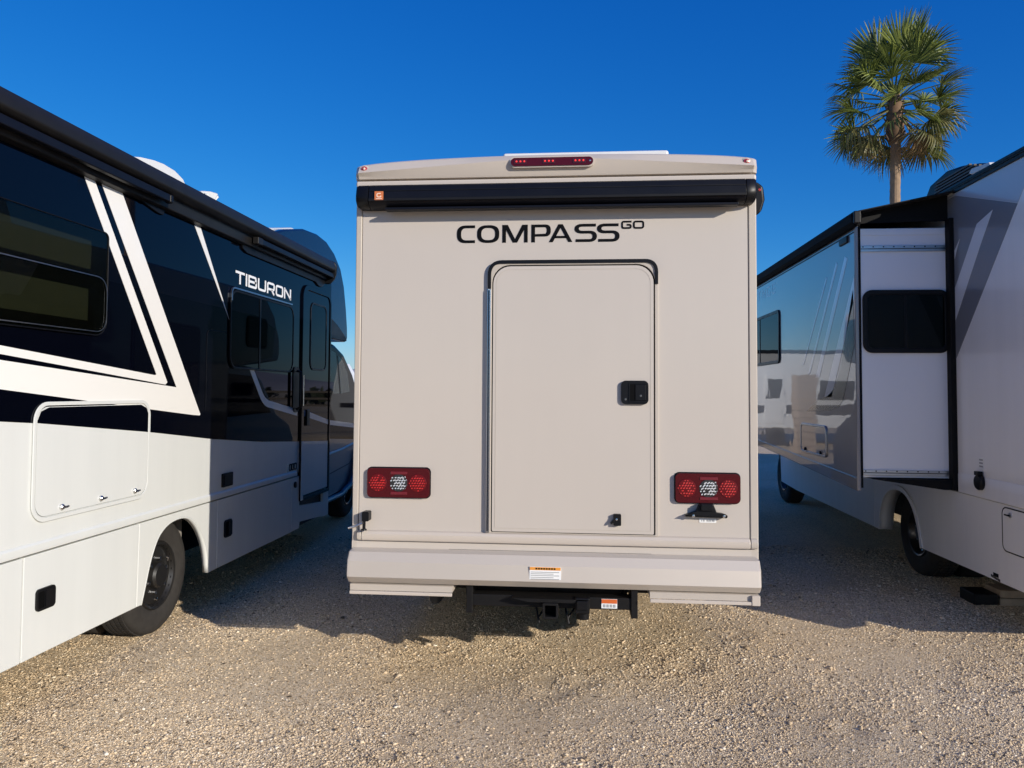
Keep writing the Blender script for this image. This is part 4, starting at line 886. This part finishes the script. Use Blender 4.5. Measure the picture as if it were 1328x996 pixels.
def frond_mat(name, c0, c1):
    m = bpy.data.materials.new(name); m.use_nodes = True; n = m.node_tree.nodes; l = m.node_tree.links; p = n['Principled BSDF']
    geo = n.new('ShaderNodeNewGeometry'); cr = n.new('ShaderNodeValToRGB')
    cr.color_ramp.elements[0].color = (*c0, 1); cr.color_ramp.elements[1].color = (*c1, 1)
    l.new(geo.outputs['Random Per Island'], cr.inputs[0]); l.new(cr.outputs[0], p.inputs['Base Color'])
    p.inputs['Roughness'].default_value = .5
    tr = n.new('ShaderNodeBsdfTranslucent'); l.new(cr.outputs[0], tr.inputs[0]); mx = n.new('ShaderNodeMixShader'); mx.inputs[0].default_value = .25
    l.new(p.outputs[0], mx.inputs[1]); l.new(tr.outputs[0], mx.inputs[2]); l.new(mx.outputs[0], n['Material Output'].inputs[0])
    return m
fgreen = frond_mat('palm_leaf', (.02, .05, .008), (.27, .31, .06)); fold = frond_mat('palm_leaf_old', (.06, .075, .02), (.22, .19, .06)); fdead = frond_mat('palm_leaf_dead', (.20, .12, .05), (.38, .26, .12))
def frond_mesh(name, petiole, blade, droop, mtl, seed, n=38, span=112):
    rg = random.Random(seed); m = MB()
    # leaf lies along +X, upper face +Z
    P = []
    for i in range(7):
        t = i/6; P.append((petiole*t, 0, -.10*petiole*t*t))
    m.tube(P, [.028 - .014*i/6 for i in range(7)], 5)
    hub = Vector(P[-1])
    for k in range(n):
        a = R_(-span + 2*span*(k+.5)/n + rg.uniform(-2.5, 2.5)); L = blade*(.72 + .28*math.cos(a*.62))*rg.uniform(.9, 1.06)
        d = Vector((math.cos(a), math.sin(a), .12*math.cos(a))).normalized(); side = Vector((-math.sin(a), math.cos(a), 0))
        wmax = blade*.026; dr = droop*rg.uniform(.7, 1.5); tw = rg.uniform(-.25, .25)
        prev = None; vs = []; fs = []
        K = 5
        for i in range(K+1):
            t = i/K; c = hub + d*(L*t*(1 - .18*dr*t*t)); c = c + Vector((0, 0, -L*.55*dr*max(0, t-.45)**1.6*1.9 + .12*blade*abs(math.sin(a))*t*.6))
            w = wmax*(.35 + 1.2*t)*(1 if t < .5 else max(.03, (1-t)/.5)) if i < K else .002
            s2 = (side + Vector((0, 0, tw))).normalized()
            vs += [c - s2*w, c + Vector((0, 0, -w*.55)), c + s2*w]
        for i in range(K): 
            b = i*3; fs += [(b, b+1, b+4, b+3), (b+1, b+2, b+5, b+4)]
        m.add(vs, fs)
    me = bpy.data.meshes.new(name); me.from_pydata(m.v, [], m.f); me.materials.append(mtl)
    return me
UM = [frond_mesh('frond', p, b, d, fgreen, 60+i, 26, sp) for i, (p, b, d, sp) in enumerate(((1.0, 1.25, .08, 48), (1.2, 1.15, .15, 60)))]
GM = [frond_mesh('frond', p, b, d, fgreen, i, 28, sp) for i, (p, b, d, sp) in enumerate(((1.1, 1.05, .40, 95), (1.2, .98, .75, 105), (1.0, 1.1, .55, 85), (1.15, 1.0, .28, 100)))]
OM = [frond_mesh('frond', p, b, d, fold, 20+i, 32, 95) for i, (p, b, d) in enumerate(((1.05, 1.05, 1.2), (1.15, 1.0, 1.5)))]
DMs = [frond_mesh('frond', 1.0, .95, 1.7, fdead, 40, 24, 80)]
def add_frond(me, az, el, rollv, z, sc_, name='frond'):
    o = bpy.data.objects.new(name, me); COL.objects.link(o); o.parent = palm
    o.location = (0.10*math.cos(az), .10*math.sin(az), z); o.rotation_mode = 'XYZ'
    M = Matrix.Rotation(az, 4, 'Z') @ Matrix.Rotation(-el, 4, 'Y') @ Matrix.Rotation(rollv, 4, 'X')
    o.rotation_euler = M.to_euler(); o.scale = (sc_,)*3
rg = random.Random(12)
for i in range(7):
    az = i*2.4 + rg.uniform(-.4, .4); add_frond(rg.choice(UM), az, R_(rg.uniform(58, 84)), rg.uniform(-.9, .9), 11.36 + rg.uniform(-.1, .1), rg.uniform(.94, 1.12))
for i in range(48):
    t = i/47; az = i*2.39996 + rg.uniform(-.35, .35)
    el = R_(62 - 104*t**.85 + rg.uniform(-13, 13)); z = 11.2 - .8*t
    me = rg.choice(GM) if t < .62 or rg.random() < .4 else rg.choice(OM)
    add_frond(me, az, el, rg.uniform(-.8, .8), z, rg.uniform(.98, 1.18))
for az in (-.5, .3, -1.1, 2.4):
    add_frond(DMs[0], az, R_(-50 + rg.uniform(-8, 8)), rg.uniform(-.4, .4), 10.5, .95)

# ================================================================== far background
def trailer(x0, x1, y0, h, col, label, stripe=True, cat='trailer', nose=1):
    t = thing('travel_trailer', ((x0+x1)/2, y0+1.2, 0), label, cat, 'recreational vehicles across the lot')
    mk('body', MB().prism([(x0, .55), (x0+.05, h-.15), (x0+.35, h), (x1-.3, h), (x1, h-.5), (x1+nose*.25, 1.2), (x1, .55)], 'y', y0, y0+2.4), col, t, bevel=.05)
    mk('roof_edge', MB().box(x0+.3, x1-.3, y0-.02, y0+.1, h-.09, h+.02), trailer_dark, t)
    n = int((x1-x0)//1.9)
    for i in range(n):
        a = x0 + .7 + i*(x1-x0-1.0)/n
        if i == n//2:
            d = mk('door', MB().box(a, a+.65, y0-.02, y0-.0005, .7, 2.3), col, t, bevel=.01); mk('door_glass', MB().box(a+.12, a+.53, y0-.03, y0-.0205, 1.5, 2.1), glass_black, d)
        else:
            w_ = mk('window', MB().box(a, a+1.05, y0-.02, y0-.0005, 1.45, 2.05), black_plastic, t); mk('pane', MB().box(a+.06, a+.99, y0-.026, y0-.0205, 1.5, 2.0), glass_black, w_)
    if stripe: mk('side_stripe', MB().prism([(x0+.1, .95), (x1-.1, 1.1), (x1-.1, 1.25), (x0+.1, 1.3)], 'y', y0-.004, y0-.0005), trailer_dark, t)
    for q in (.42, .56):
        c = x0 + (x1-x0)*q; mk('wheel', MB().lathe([(.12, -.02), (.2, -.03), (.34, -.01), (.35, .05), (.35, .2), (.1, .22), (.0005, .2)], 'y', (c, y0+.08, .35), 20), tyre_m, t)
    return t
trailer(-4.8, 2.4, 25, 3.0, trailer_white, 'white travel trailer across the lot, mirrored in the slide-out wall')
trailer(-19.4, -12.0, 38, 3.1, trailer_white, 'white travel trailer far beyond the left cab, seen past its windscreen')
nb = trailer(4.4, 12.8, 12.2, 3.3, trailer_tan, 'tan travel trailer parked alongside the far flank of the right motorhome')
nb.rotation_euler.z = R_(90)
pc = thing('block_pillar', (-1.75, 22, 0), 'tan split-block pillar standing in the lot, mirrored in the slide-out wall', 'pillar')
for i in range(11):
    z = i*.197; j = random.uniform(-.008, .008); mk('block', MB().box(-2.02+j, -1.48+j, 21.75, 22.25, z, z+.187), conc, pc, bevel=.012)
fc = thing('rail_fence', (0, 55, 0), 'low weathered rail fence along the far edge of the lot', 'fence')
for i in range(31):
    x = -45 + i*3; mk('post', MB().box(x-.07, x+.07, 54.93, 55.07, 0, 1.7), fence_m, fc)
for z in (.5, 1.0, 1.5): mk('rail', MB().box(-45, 45, 54.88, 54.925, z, z+.14), fence_m, fc)
# desert scrub and mountains
m = MB(); rg = random.Random(3)
for i in range(900):
    x = rg.uniform(-140, 140); y = rg.uniform(80, 150); r = rg.uniform(.6, 1.7); zc = r*.6
    V = [Vector((rg.gauss(0, 1), rg.gauss(0, 1), rg.gauss(0, .6))).normalized()*r*rg.uniform(.6, 1.2) for _ in range(3)]
    for k in range(9):
        c = Vector((x, y, zc)) + Vector((rg.gauss(0, r*.5), rg.gauss(0, r*.5), rg.gauss(0, r*.3)))
        a, b = Vector((rg.gauss(0, 1), rg.gauss(0, 1), rg.gauss(0, 1))).normalized()*r*.5, Vector((rg.gauss(0, 1), rg.gauss(0, 1), rg.gauss(0, 1))).normalized()*r*.5
        m.add([c+a, c+b, c-a, c-b], [(0, 1, 2, 3)])
sb = mk('desert_scrub', m, hedge_m); sb['kind'] = 'stuff'
m = MB(); n = 160
for i in range(n+1):
    t = i/n; x = -2600 + 5200*t
    h = 44 + 12*math.sin(t*19) + 8*math.sin(t*47+1) + 4*math.sin(t*113+2) + rg.uniform(-3, 3)
    m.v += [(x, 1500, -2), (x+rg.uniform(-5, 5), 1750 + 60*math.sin(t*30), h*.55), (x, 2000, h), (x, 2400, -2)]
for i in range(n):
    for j in range(3): m.f.append((i*4+j, i*4+j+1, (i+1)*4+j+1, (i+1)*4+j))
mt = mk('mountains', m, mount_m, ang=60); mt['kind'] = 'structure'
